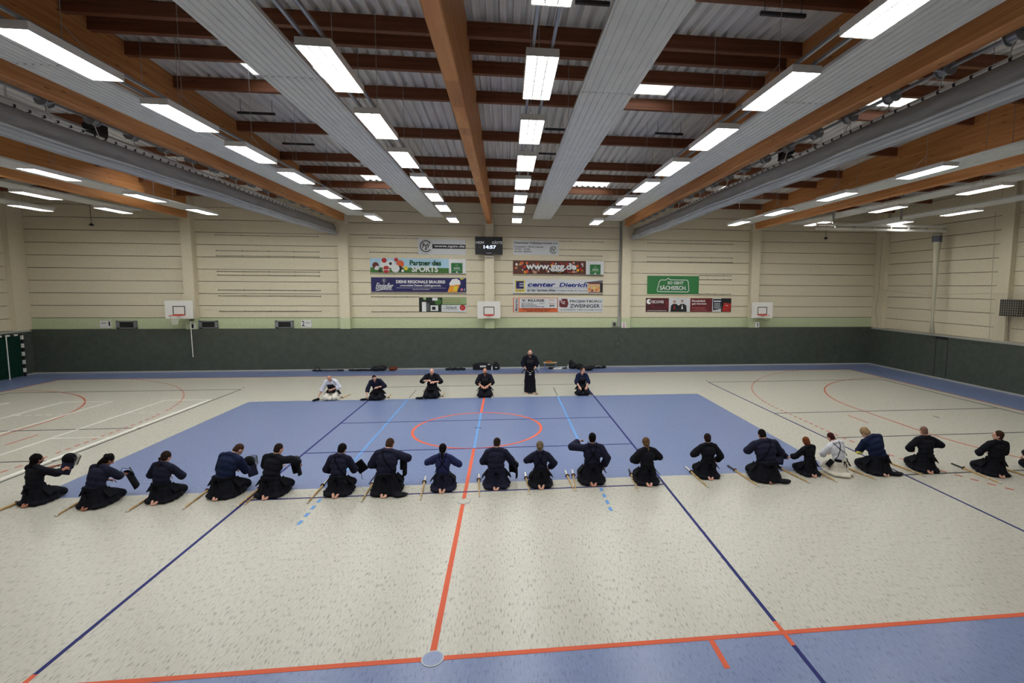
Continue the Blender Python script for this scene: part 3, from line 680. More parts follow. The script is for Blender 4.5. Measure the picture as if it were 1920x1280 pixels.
# ------------------------------------------------------------------ basketball boards
def hoop(x0, x1, z0, z1, label, net, y, rim_dx=0):
    t = thing('basketball_board', label, 'basketball board', ((x0+x1)/2, y, z0))
    W, H = x1-x0, z1-z0
    MB().box((-W/2, 0, 0), (W/2, .04, H)).build('backboard', M_WHITEP, t)
    b = MB(); iw, ih, iz = .29, .45, .18
    for a, c in (((-iw, iz), (iw, iz+.04)), ((-iw, iz+ih-.04), (iw, iz+ih)), ((-iw, iz), (-iw+.04, iz+ih)), ((iw-.04, iz), (iw, iz+ih))): b.box((a[0], -.004, a[1]), (c[0], 0, c[1]))
    b.build('target_frame', M_BLK, t)
    rim = MB(); pts = [(.225*math.cos(k*math.pi/10), -.37+.225*math.sin(k*math.pi/10), .17) for k in range(21)]
    rim.tube(pts, .012, 6); rim.box((-.09, -.16, .14), (.09, 0, .2)); rim.box((-.28, -.012, .15), (.28, -.001, .21))
    rim.build('rim', mat('rim_orange', (206, 66, 40), .4), t)
    if net:
        n = MB()
        for k in range(12):
            a = k*math.pi/6; a2 = (k+.5)*math.pi/6
            for q in (a, a+math.pi/6):
                n.tube([(.22*math.cos(q), -.37+.22*math.sin(q), .17), (.17*math.cos(a2), -.37+.17*math.sin(a2), 0), (.12*math.cos(q), -.37+.12*math.sin(q), -.13), (.11*math.cos(a2), -.37+.11*math.sin(a2), -.27)], .006, 4)
        n.build('net', M_WHITEP, t, kind='stuff')
    fr = MB()
    for sx in (-.3, .3): fr.tube([(sx, .04, .2), (sx*.7, YP-y, .0)], .02, 6); fr.tube([(sx, .04, .8), (sx*.7, YP-y, .75)], .02, 6)
    fr.build('wall_bracket', M_STEEL, t)
    return t
hoop(-16.02, -14.72, 2.8, 3.7, 'white basketball board with orange rim and white net, on the first pillar', True, 11.3)
hoop(-.64, .58, 2.78, 3.7, 'white basketball board with red rim, below the scoreboard', False, 11.6)
hoop(14.85, 16.1, 2.8, 3.7, 'white basketball board with red rim, on the last pillar', False, 11.5)
# ceiling-to-low pull rod at the left board
t = thing('crank_rod', 'thin white rod hanging in front of the padding below the left basketball board', 'rod', (-15.08, 11.7, 0))
MB().tube([(-.02, 0, 2.7), (0, 0, .8)], .02, 8).build('rod', M_WHITEP, t); MB().box((-.05, -.03, 2.66), (.05, .2, 2.74)).build('bracket', M_DARKST, t)
# wall vents
for x0, x1, lab in ((-18.86, -17.92, 'grey wall vent box right of the number 1 sign'), (-14.95, -14.05, 'grey wall vent box right of the left basketball board'), (-11.2, -10.3, 'grey wall vent box left of the number 2 sign')):
    t = thing('wall_vent', lab, 'vent', (x0, YW, 2.24))
    W = x1-x0; fr = MB().box((0, -.12, 0), (W, 0, .05)).box((0, -.12, .34), (W, 0, .39)).box((0, -.12, 0), (.16, 0, .39)).box((W-.12, -.12, 0), (W, 0, .39)).box((0, -.02, 0), (W, 0, .39))
    fr.build('frame', M_STEEL, t); MB().box((.17, -.09, .06), (W-.13, -.04, .33)).build('opening', M_BLK, t)
    sl = MB()
    for k in range(5): MB().box((.17, -.11, .08+k*.055), (W-.13, -.09, .09+k*.055)).build('slat', M_DARKST, t)
    for xx in (.02, W-.04): MB().tube([(xx, -.13, -.05), (xx, -.13, .43)], .015, 6).build('clamp', M_STEEL, t)
# small hatch in the padding, switch box, conduit
t = thing('wall_hatch', 'small framed hatch with lock in the dark green padding', 'hatch', (6.95, YP-.02, 1.12))
MB().box((0, -.012, 0), (.32, 0, .38)).build('frame', mat('hatch_frame', (26, 30, 30), .6), t); MB().box((.02, -.016, .02), (.3, -.01, .36)).build('lid', M_PAD, t); MB().box((.2, -.022, .18), (.24, -.016, .22)).build('lock', M_STEEL, t)
t = thing('conduit', 'grey vertical cable conduit along the fourth pillar', 'conduit', (7.26, YW-.06, 0))
MB().tube([(0, 0, 2.3), (0, 0, 9.0)], .045, 10).build('pipe', M_STEEL, t); MB().box((-.06, -.06, 2.25), (.08, .04, 2.9)).build('junction_box', M_GREYL, t)
t = thing('switch_box', 'small grey electric box beside the fourth pillar', 'box', (6.98, YW-.1, 2.26))
MB().box((-.1, 0, 0), (.12, .1, .3)).build('casing', M_GREYL, t); MB().box((-.07, -.008, .05), (.09, 0, .25)).build('lid', M_DARKST, t)
for x, lab in ((-19.46, 'small dark climbing rope end hanging by the left corner'), (19.36, 'small dark climbing rope end hanging by the right corner')):
    t = thing('rope_end', lab, 'rope', (x, 11.85, 7.35)); MB().tube([(0, 0, .1), (0, 0, 1.7)], .012, 6).build('rope', M_DARKST, t); MB().lathe([(.03, 0), (.09, .02), (.1, .07), (.03, .13)], 12).build('weight', M_BLK, t)
# right bay: white truss and hanging net bundle
t = thing('goal_truss', 'white horizontal double beam hanging under the roof in the right corner', 'truss', (0, 0, 0))
zt = 7.28
A, B = Vector((15.55, 6.9, zt)), Vector((22.3, 6.9, zt))
MB().box((A.x, A.y-.06, zt), (B.x, A.y+.06, zt+.1)).build('lower_rail', M_WHITEP, t); MB().box((A.x, A.y-.05, zt+.2), (B.x, A.y+.05, zt+.3)).build('upper_rail', M_WHITEP, t)
for k in range(8): MB().box((A.x+k*(B.x-A.x-.1)/7, A.y-.04, zt+.08), (A.x+k*(B.x-A.x-.1)/7+.08, A.y+.04, zt+.22)).build('spacer', M_GREYL, t)
for x in (16.4, 19.9): MB().box((x-.04, A.y-.04, zt+.3), (x+.04, A.y+.04, 9.3)).build('hanger', M_GREYL, t)
t = thing('net_bundle', 'tapering bundle of white net hanging from the truss to the padding', 'net', (22.35, 7.3, 0))
MB().tube([(0, 0, 2.25), (-.03, 0, 3.0), (-.02, .02, 4.6), (-.03, .05, 5.9), (.0, .1, 7.0), (0, .1, 7.3)], [.13, .06, .09, .13, .19, .2], 10).build('net', M_NET, t, smooth=True)
MB().tube([(0, .1, 6.85), (0, .1, 7.15)], [.21, .21], 10).build('band', mat('band_grey', (92, 96, 110), .7), t)
# protective net on the right end wall with loudspeaker behind
t = thing('protective_net', 'pale protective net hanging in front of the right end wall', 'net', (22.45, 0, 0))
for y0, y1 in ((-4.0, 4.35),):
    n = MB(); y = y0
    while y <= y1: n.box((-.003, y-.003, 2.25), (.003, y+.003, 4.33)); y += .1
    z = 2.25
    while z <= 4.33: n.box((-.003, y0, z-.003), (.003, y1, z+.003)); z += .1
    n.build('mesh', M_NET, t, kind='stuff')
MB().tube([(0, 11.2, 4.45), (0, 8, 4.2), (0, 4.4, 4.33), (0, -4, 4.35)], .012, 6).build('top_cord', M_NET, t); MB().tube([(0, 11.4, 2.23), (0, 4, 2.24), (0, -5, 2.22)], .018, 6).build('bottom_cord', M_NET, t)
MB().tube([(0, 4.35, 2.2), (0, 4.42, 4.35), (0, 4.55, 7.9)], .012, 6).build('side_cord', M_NET, t); MB().tube([(.1, 11.3, 2.2), (.05, 11.5, 3.2), (.05, 11.35, 4.45), (.1, 11.4, 7.5)], .006, 6).build('corner_cord', M_DARKST, t)
t = thing('loudspeaker', 'black loudspeaker on the right end wall behind the net', 'speaker', (22.75, 3.6, 3.35), 0)
MB().box((-.25, -.45, 0), (.1, .42, .72)).build('cabinet', M_BLK, t); MB().box((-.27, -.4, .05), (-.25, .37, .67)).build('grille', M_DARKST, t); MB().tube([(.0, .2, 0), (.1, .25, -1.1)], .015, 6).build('cable', M_BLK, t)
# left end: handball goal pushed to the wall in front of green netting
M_NETG = noisy('net_green', (8, 44, 34), (10, 52, 40), (1, 1, 1), 6, .8, .2)
t = thing('handball_goal', 'handball goal with black and white posts against the left end wall', 'goal', (-22.45, 9.7, 0), 0)
for yy in (1.5, -1.5):
    for k in range(10): MB().box((-.04, yy-.04, k*.2), (.04, yy+.04, k*.2+.2)).build('post_segment', M_WHITEP if k % 2 else M_BLK, t)
for k in range(15): MB().box((-.04, -1.46+k*.195, 2.0), (.04, -1.46+k*.195+.195, 2.08)).build('crossbar_segment', M_WHITEP if k % 2 else M_BLK, t)
MB().box((-.06, -1.45, .02), (-.05, 1.45, 2.0)).build('net', M_NETG, t)
t = thing('white_pole', 'thin white pole standing in front of the goal netting at the left end', 'pole', (-22.2, 10.15, 0))
MB().tube([(0, 0, 0), (0, 0, 2.1)], .022, 8).build('shaft', M_WHITEP, t); MB().lathe([(.07, 0), (.07, .012), (.03, .02)], 14).build('foot', M_STEEL, t)
MB().box((-22.578, -14, .1), (-22.572, 11.0, 2.1)).build('goal_netting', M_NETG, label='dark green sheet covering the padding of the left end wall', cat='sheet', kind='thing')
# ------------------------------------------------------------------ people
def voxel(mb, size, smooth=2, ratio=None, disp=None, xf=None):
    me = mb.mesh('v', []); o = bpy.data.objects.new('v', me); COL.objects.link(o)
    m = o.modifiers.new('r', 'REMESH'); m.mode = 'VOXEL'; m.voxel_size = size
    if smooth: q = o.modifiers.new('s', 'SMOOTH'); q.iterations = smooth; q.factor = .6
    if ratio: d = o.modifiers.new('d', 'DECIMATE'); d.ratio = ratio
    dg = bpy.context.evaluated_depsgraph_get(); r = bpy.data.meshes.new_from_object(o.evaluated_get(dg))
    bpy.data.objects.remove(o); bpy.data.meshes.remove(me)
    if disp:
        for v in r.vertices: v.co = disp(v.co)
    r.polygons.foreach_set('use_smooth', [True]*len(r.polygons)); r.update()
    return r
def capsule(mb, pts, rad, n=12):
    mb.tube(pts, rad, n)
    rad = rad if isinstance(rad, (list, tuple)) else [rad]*len(pts)
    for p, r in zip(pts, rad): mb.ell(p, (r, r, r), None, 12, 8)
CLOTH = {
 'black': noisy('cloth_black', (20, 21, 28), (27, 28, 36), (1, 1, 1), 30, .9, .15, .4, 4),
 'navy': noisy('cloth_navy', (28, 29, 46), (35, 37, 57), (1, 1, 1), 30, .9, .15, .4, 4),
 'indigo': noisy('cloth_indigo', (21, 29, 55), (28, 37, 66), (1, 1, 1), 30, .9, .15, .4, 4),
 'blue': noisy('cloth_blue', (36, 40, 78), (44, 50, 92), (1, 1, 1), 30, .9, .15, .4, 4),
 'white': noisy('cloth_white', (206, 208, 220), (222, 223, 230), (1, 1, 1), 30, .9, .15, .4, 4),
 'cream': noisy('cloth_cream', (208, 202, 188), (220, 215, 202), (1, 1, 1), 30, .9, .15, .4, 4)}
SKN = {'pale': mat('skin_pale', (214, 164, 142), .55, .3), 'mid': mat('skin_mid', (196, 142, 118), .55, .3), 'tan': mat('skin_tan', (168, 112, 88), .55, .3)}
HAIR = {'black': mat('hair_black', (16, 13, 13), .85, .12), 'brown': mat('hair_brown', (62, 42, 32), .85, .12), 'dark_brown': mat('hair_dark_brown', (40, 28, 24), .85, .12), 'blond': mat('hair_blond', (146, 120, 88), .85, .12),
        'grey': mat('hair_ash', (112, 96, 74), .85, .12), 'ginger': mat('hair_ginger', (112, 60, 34), .85, .12), 'dark_blond': mat('hair_dark_blond', (96, 74, 50), .85, .12), 'red': mat('hair_dark_red', (62, 26, 26), .85, .12), 'stubble': mat('hair_stubble', (120, 88, 76), .7, .2)}
M_EYE = mat('eye_dark', (34, 26, 24), .3); M_LIP = mat('lip', (164, 92, 84), .5); M_ARM = mat('armour_black', (17, 18, 23), .8, .15); M_CORD = mat('cord_dark', (10, 10, 14), .95, .05)
M_TAGW = mat('tag_white', (214, 214, 214), .6)

def hand(mb, wrist, d, side, S, curl=.6, palm=None):
    """palm, four unequal bent fingers and a thumb from the palm's side; d = direction the fingers point"""
    d = Vector(d).normalized(); dn = Vector(palm or (0, 0, -1)); dn = (dn - dn.dot(d)*d)
    dn = dn.normalized() if dn.length > .05 else Vector((0, 1, 0)); lat = d.cross(dn).normalized()
    w = Vector(wrist); M = Matrix((lat, d, dn)).transposed().to_4x4()
    mb.ell(w+d*.045*S, (.04*S, .055*S, .017*S), M, 12, 8)
    for i, (off, ln, r) in enumerate(((-.03, .062, .0085), (-.0105, .076, .0095), (.0105, .083, .0098), (.031, .073, .0095))):
        a = w+d*.085*S+lat*off*S*side; a0 = w+d*.05*S+lat*off*.8*S*side
        b = a+(d*math.cos(curl*.6)+dn*math.sin(curl*.6))*ln*.5*S
        c = b+(d*math.cos(curl*1.6)+dn*math.sin(curl*1.6))*ln*.5*S
        capsule(mb, [a0, a, b, c], [r*S, r*S*1.05, r*S*.98, r*S*.85], 8)
    a = w+d*.025*S+lat*.032*S*side; b = a+(lat*side*.8+d*.7+dn*.35).normalized()*.04*S; c = b+(d*.9+dn*.6+lat*side*.1).normalized()*.035*S
    capsule(mb, [w+d*.03*S, a, b, c], [.013*S, .0125*S, .0115*S, .0095*S], 8)

def person(label, x, y, rz, S=1.0, girth=1.0, top='black', pants='black', skin='pale', hair='black', style='short', lean=(10, 0, 0), head=(10, 0, 0),
           L=((-.31, .12, .56), (-.07, .34, .50)), Rr=((.31, .12, .56), (.07, .34, .50)), straps=0, belt=True, feet=True, beard=False, cuirass=False, tare=True, tag=False, stand=False, trail=0, sleeve=.62, fine=False, handdir=None):
    t = thing('person', label, 'person', (x, y, 0), rz, 'kendo fighters in %s' % ('the near row' if y < 0 else 'the far row'))
    G = girth; dz = .58 if stand else 0       # standing lifts the pelvis
    piv = Vector((0, 0, (.34+dz)*S))
    T = Matrix.Translation(piv) @ Matrix.Rotation(R(-lean[2]), 4, 'Z') @ Matrix.Rotation(R(lean[1]), 4, 'Y') @ Matrix.Rotation(R(-lean[0]), 4, 'X') @ Matrix.Translation(-piv)
    def U(px, py, pz): return T @ Vector((px*S, py*S, (pz+dz)*S))
    def Lc(p): return Vector((p[0]*S, p[1]*S, (p[2]+dz)*S))
    neck = U(0, .0, .86); hc = U(0, .035, .975)
    hM = T.to_3x3().to_4x4() @ Matrix.Rotation(R(-head[2]), 4, 'Z') @ Matrix.Rotation(R(head[1]), 4, 'Y') @ Matrix.Rotation(R(-head[0]), 4, 'X')
    hc = neck + hM @ Vector((0, .03*S, .115*S))
    def Hd(px, py, pz): return hc + hM @ Vector((px*S, py*S, pz*S))
    sh = {-1: U(-.185*G, .0, .77), 1: U(.185*G, .0, .77)}
    # ---- body: one continuous skin surface
    b = MB()
    b.ell(Hd(0, .0, .015), (.077*S, .094*S, .1*S), hM, 18, 12); b.ell(Hd(0, .022, -.05), (.06*S, .068*S, .062*S), hM, 14, 10)
    b.ell(Hd(0, .052, -.088), (.028*S, .028*S, .022*S), hM, 10, 7)      # chin
    b.ell(Hd(0, .078, .022), (.05*S, .02*S, .012*S), hM, 10, 7)          # brow
    capsule(b, [Hd(0, .088, .015), Hd(0, .108, -.026)], [.009*S, .015*S], 8)   # nose
    b.ell(Hd(0, .085, -.058), (.026*S, .012*S, .009*S), hM, 10, 7)
    for s in (-1, 1): b.ell(Hd(s*.078, -.005, -.01), (.01*S, .02*S, .032*S), hM, 8, 7); b.ell(Hd(s*.032, .078, -.012), (.02*S, .012*S, .014*S), hM, 8, 6)
    capsule(b, [Hd(0, -.02, -.05), neck - Vector((0, 0, .03*S))], [.056*S, .062*S])
    capsule(b, [neck - Vector((0, 0, .03*S)), U(0, 0, .7), U(0, 0, .5), Vector((0, 0, (.3+dz)*S))], [.06*S, .08*S, .07*S, .07*S])
    arms = {-1: [sh[-1], Lc(L[0]), Lc(L[1])], 1: [sh[1], Lc(Rr[0]), Lc(Rr[1])]}
    for s in (-1, 1):
        a, e, h = arms[s]
        if (e-a).length > .31*S: e = a+(e-a).normalized()*.31*S
        if (h-e).length > .27*S: h = e+(h-e).normalized()*.27*S
        arms[s] = [a, e, h]
        capsule(b, [U(0, 0, .75), a], [.05*S, .05*S]); capsule(b, [a, e, e.lerp(h, .5), h], [.045*S, .04*S, .036*S, .026*S])
        hd = (h-e) if not handdir else Vector(handdir[0 if s < 0 else 1])
        hand(b, h, hd, -s if s else 1, S*1.05, .7, (-s*.5, 0, -.8) if not stand else (-s*.9, 0, -.1))
    hip = dz*S
    for s in (-1, 1):
        if stand:
            capsule(b, [(s*.09*S, 0, .86*S), (s*.1*S, .02*S, .47*S), (s*.1*S, -.02*S, .09*S)], [.08*S, .05*S, .035*S])
            capsule(b, [(s*.1*S, -.05*S, .035*S), (s*.11*S, .03*S, .035*S), (s*.125*S, .15*S, .022*S)], [.034*S, .036*S, .026*S]); ft = (s*.125*S, .17*S, .018*S)
            for k in range(5): b.ell((ft[0]+(k-2)*.017*S, ft[1]+(.012-.006*abs(k-(1 if s > 0 else 3)))*S, .016*S), (.009*S, .018*S, .011*S), None, 8, 6)
        else:
            capsule(b, [(s*.09*S, 0, .28*S), (s*.15*S, .40*S, .09*S), (s*.075*S, -.06*S, .06*S)], [.07*S, .05*S, .035*S])
            capsule(b, [(s*.07*S, -.08*S, .07*S), (s*.055*S, -.16*S, .055*S), (s*.03*S, -.23*S, .03*S)], [.034*S, .037*S, .026*S])   # foot, sole up
            b.ell((s*.08*S, -.06*S, .085*S), (.032*S, .035*S, .032*S), None, 10, 7)
            for k in range(5): b.ell((s*.02*S+(k-2)*.015*S, -.255*S+.006*abs(k-2)*S, .02*S), (.009*S, .018*S, .01*S), None, 8, 6)
    me = voxel(b, (.0072 if fine else .0085)*S, 1, .45 if not fine else .6)
    me.materials.append(SKN[skin]); me.materials.append(M_EYE); me.materials.append(M_LIP); me.materials.append(HAIR['brown'] if beard else M_LIP)
    inv = hM.inverted()
    for p in me.polygons:
        q = inv @ (p.center - hc) / S
        if q.y > .05 and abs(q.z) < .13 and abs(q.x) < .08:
            if abs(abs(q.x)-.032) < .013 and abs(q.z+.008) < .006: p.material_index = 1
            elif abs(abs(q.x)-.034) < .02 and abs(q.z-.018) < .004 and style != 'bald': p.material_index = 1
            elif abs(q.x) < .024 and abs(q.z+.058) < .006: p.material_index = 2
            elif beard and q.z < -.045 and abs(q.x) < .05: p.material_index = 3
        elif beard and q.z < -.05 and q.y > .01 and abs(q.z) < .13 and abs(q.x) < .08: p.material_index = 3
    link('body', me, t)
    # ---- hair
    hm = HAIR[hair if style != 'shaved' else 'stubble']
    if style not in ('bald',):
        h = MB()
        ex = .003 if style in ('shaved', 'crop') else .012
        h.ell(Hd(0, -.016, .032), ((.079+ex)*S, (.088+ex)*S, (.092+ex)*S), hM, 18, 12)
        h.ell(Hd(0, -.04, -.02), ((.07+ex)*S, (.058+ex)*S, (.07+ex)*S), hM, 14, 10)
        if style in ('ponytail', 'long_tail'):
            n_ = .17 if style == 'ponytail' else .27
            capsule(h, [Hd(0, -.1, .0), Hd(.0, -.135, -.03), Hd(.01, -.13, -.03-n_*.6), Hd(.015, -.115, -.03-n_)], [.022*S, .03*S, .026*S, .01*S])
        if style == 'bun': h.ell(Hd(0, -.115, -.01), (.038*S, .03*S, .036*S), hM, 12, 8)
        if style == 'bob':
            h.ell(Hd(0, -.03, -.03), (.1*S, .085*S, .1*S), hM, 16, 10); h.ell(Hd(0, -.05, -.08), (.085*S, .05*S, .05*S), hM, 14, 8)
        if style == 'curly':
            rr = random.Random(int(x*10))
            for k in range(26):
                a = rr.uniform(0, 6.28); e = rr.uniform(-.2, 1.4)
                h.ell(Hd(.085*math.cos(a)*math.cos(e), -.025-abs(.085*math.sin(a)*math.cos(e)) if e < .6 else -.02+.06*math.sin(a)*math.cos(e), .035+.09*math.sin(e)), (.024*S, .024*S, .022*S), None, 8, 6)
            capsule(h, [Hd(0, -.1, -.01), Hd(0, -.115, -.1), Hd(0, -.1, -.17)], [.03*S, .035*S, .02*S])
        hme = voxel(h, .011*S, 1)
        hme.materials.append(hm); 
        link('hair', hme, t)
    # ---- jacket
    j = MB()
    for (px, py, pz, rx, ry, rz_) in ((0, .0, .36, .175, .14, .1), (0, .0, .48, .182, .135, .13), (0, -.005, .61, .2, .14, .14), (0, -.01, .70, .205, .125, .1)):
        j.ell(U(px, py, pz), (rx*G*S, ry*G*S, rz_*S), T.to_3x3().to_4x4(), 18, 10)
    capsule(j, [sh[-1], U(-.07, -.02, .83), U(.07, -.02, .83), sh[1]], [.078*S, .062*S, .062*S, .078*S])
    for s in (-1, 1):
        a, e, h = arms[s]
        c = e.lerp(h, sleeve) if not stand else e.lerp(h, .5)
        capsule(j, [a, e], [.082*S*(.6+.4*G), .086*S]); j.tube([e, c], [.083*S, .088*S], 14); j.ell(e, (.086*S,)*3, None, 12, 8)
        j.ell(e.lerp(c, .5)+Vector((0, 0, -.03*S)), (.07*S, .07*S, .07*S), None, 12, 8)
    def wr(co):
        n = noise.noise(co*7+Vector((x, y, 0)))*.014 + noise.noise(co*16+Vector((y, x, 3)))*.007
        d = Vector((co.x, co.y, 0)); d = d.normalized() if d.length > 0 else d
        return co + d*n*S
    jm = voxel(j, .016*S, 2, None, wr); jm.materials.append(CLOTH[top]); link('jacket', jm, t)
    c = MB(); k = [neck+T.to_3x3()@Vector((.068*S*math.cos(a), .072*S*math.sin(a)-.01*S, (-.035+.02*math.cos(a+math.pi/2))*S)) for a in [i*math.pi/8 for i in range(17)]]
    c.tube(k, .015*S, 8); f = [U(-.06, .07, .82), U(0, .125, .68), U(.05, .135, .5)]; c.tube(f, .014*S, 8); c.tube([U(.06, .07, .82), U(0, .13, .7)], .014*S, 8)
    c.build('collar', CLOTH[top], t, smooth=True)
    # ---- pleated trousers
    h = MB()
    if stand:
        h.ell((0, 0, .93*S), (.17*G*S, .13*G*S, .1*S), None, 18, 10); h.lathe([(.02, .05*S), (.215*S*G, .05*S), (.2*S*G, .5*S), (.165*S*G, .95*S), (.02, .97*S)], 24, Matrix.Diagonal((1, .72, 1, 1)))
    else:
        h.ell((0, .0, .30*S), (.175*G*S, .165*S, .14*S), None, 18, 10)
        for s in (-1, 1):
            capsule(h, [(s*.1*S, .02*S, .25*S), (s*.15*S, .22*S, .2*S), (s*.17*S, .42*S, .105*S)], [.13*S*G, .115*S, .1*S]); capsule(h, [(s*.16*S, .4*S, .09*S), (s*.13*S, .1*S, .08*S), (s*.14*S, -.08*S, .07*S)], [.09*S, .08*S, .07*S])
            h.ell((s*.21*S, .1*S, .05*S), (.1*S, .3*S, .06*S), None, 16, 8); h.ell((s*.15*S, -.11*S, .05*S), (.11*S, .12*S, .055*S), None, 14, 8)
            if trail == s: h.ell((s*.3*S, -.18*S, .035*S), (.16*S, .1*S, .035*S), None, 14, 8)
        h.ell((0, .25*S, .06*S), (.18*S, .22*S, .1*S), None, 16, 8)
        if not feet: h.ell((0, -.17*S, .05*S), (.15*S, .15*S, .06*S), None, 14, 8)
        h.lathe([(.05, .012*S), (.285*S*G, .015*S), (.255*S*G, .12*S), (.2*S*G, .3*S), (.165*S*G, .42*S), (.03, .43*S)], 24, Matrix.Translation((0, .045*S, 0)) @ Matrix.Diagonal((1, .9, 1, 1)))
    def pl(co):
        a = math.atan2(co.y-(.1*S if not stand else 0), co.x); z = co.z/S
        amp = .012*max(0, min(1, ((.36 if not stand else .95)-z)/(.25 if not stand else .5)))
        n = math.cos(a*(13 if not stand else 15)+2*noise.noise(co*3+Vector((x, y, 0))))*amp + noise.noise(co*6+Vector((x*2, 0, y)))*.012
        d = Vector((co.x, co.y, 0)); d = d.normalized() if d.length > 0 else d
        r = co + d*n*S; r.z = max(r.z, .002); return r
    pm = voxel(h, .016*S, 2, None, pl); pm.materials.append(CLOTH[pants]); link('pleated_trousers', pm, t)
    # ---- waist band, back plate, knot
    if belt:
        wz = .40+dz
        bm_ = MB(); ring = [(.17*G*S*math.cos(a), (.137*G)*S*math.sin(a), wz*S) for a in [i*math.pi/10 for i in range(21)]]
        for q in (-.035, -.012, .012): bm_.tube([(p[0], p[1], p[2]+q*S) for p in ring], .014*S, 6)
        bm_.build('waist_band', CLOTH[pants] if pants != 'cream' else CLOTH['black'], t, smooth=True)
        kn = MB().box((-.06*S, -.158*G*S, (wz-.04)*S), (.06*S, -.135*G*S, (wz+.05)*S)); kn.build('back_plate', CLOTH[pants], t)
        kn = MB(); kn.ell((0, -.165*G*S, (wz-.03)*S), (.03*S, .018*S, .02*S), None, 10, 7); kn.tube([(0, -.17*G*S, (wz-.03)*S), (.04*S, -.185*G*S, (wz-.09)*S), (.05*S, -.19*G*S, (wz-.16)*S)], .009*S, 6); kn.tube([(0, -.17*G*S, (wz-.03)*S), (-.03*S, -.185*G*S, (wz-.1)*S)], .009*S, 6)
        kn.build('belt_knot', M_CORD, t)
    if tare:
        wz = .36+dz
        for s in (-1, 1):
            Mx = Matrix.Translation((s*.19*G*S, .06*S, wz*S)) @ Matrix.Rotation(R(s*-38), 4, 'Y') @ Matrix.Rotation(R(10), 4, 'X')
            MB().box((-.008*S, -.09*S, -.2*S), (.008*S, .09*S, 0), 0, Mx).build('waist_guard_flap', M_ARM, t)
        if y > 0:
            for s in (-1, 0, 1):
                if stand: MB().box((s*.115*S-.052*S, .145*G*S, .66*S), (s*.115*S+.052*S, .16*G*S, .93*S)).build('waist_guard_flap', M_ARM, t)
                else: MB().box((s*.115*S-.052*S, 0, -.008*S), (s*.115*S+.052*S, .2*S, .008*S), 0, Matrix.Translation((0, .15*S, .4*S)) @ Matrix.Rotation(R(-32), 4, 'X')).build('waist_guard_flap', M_ARM, t)
    if tag:
        if stand:
            for q in (.79, .72): MB().box((-.04*S, .161*G*S, q*S), (.04*S, .165*G*S, (q+.025)*S)).build('name_tag_stripe', M_TAGW, t)
        else: MB().box((-.035*S, .03*S, .009*S), (.035*S, .13*S, .012*S), 0, Matrix.Translation((0, .15*S, .4*S)) @ Matrix.Rotation(R(-32), 4, 'X')).build('name_tag', M_TAGW, t)
    if cuirass:
        c = MB(); c.ell(U(0, .055, .56), (.165*G*S, .105*S, .17*S), T.to_3x3().to_4x4(), 20, 12)
        cm = voxel(c, .014*S, 2); cm.materials.append(M_ARM); link('chest_protector', cm, t)
        MB().box((-.12*S, .0, -.09*S), (.12*S, .02*S, .02*S), 0, Matrix.Translation(U(0, .135, .69)) @ T.to_3x3().to_4x4()).build('chest_plate', M_BLK, t)
    if straps:
        sides = (-1, 1) if straps == 2 else (straps,) if straps in (-1, 1) else (1,)
        for s in sides:
            pts = [U(s*.09, .03, .895), U(s*.085, -.07, .85), U(s*.05, -.135*G, .74), U(-s*.03, -.152*G, .62), U(-s*.13, -.14*G, .5), U(-s*.185, -.05, .44)]
            MB().tube(pts, .009*S, 6).build('strap', M_CORD, t, smooth=True)
    return t, T, S

def held_helmet(label, loc, rz=0, tilt=(0, 0), s=1.0):
    t = thing('kendo_helmet', label, 'helmet', loc, rz); t.rotation_euler = (R(tilt[0]), R(tilt[1]), rz)
    MB().ell((0, 0, .05), (.12*s, .13*s, .14*s), None, 16, 10).build('hood', M_ARM, t, smooth=True)
    g = MB()
    for k in range(9): g.tube([(.085*s*math.cos(a), .06*s+.11*s*abs(math.sin(a)), (-.07+.027*k)*s) for a in [math.pi*i/8 for i in range(9)]], .005*s, 5)
    g.tube([(0, .175*s, -.08*s), (0, .178*s, .16*s)], .007*s, 6); g.build('face_grille', M_DARKST, t)
    for q in (-1, 1): MB().prism([(q*.1*s, .02*s), (q*.27*s, -.14*s), (q*.2*s, -.24*s), (q*.06*s, -.1*s)][::q], -.09*s, .1*s).build('shoulder_flap', CLOTH['navy'], t)
    MB().prism([(-.07*s, -.07*s), (.07*s, -.07*s), (.05*s, -.16*s), (-.05*s, -.16*s)], .1*s, .125*s).build('throat_flap', M_ARM, t)
    return t
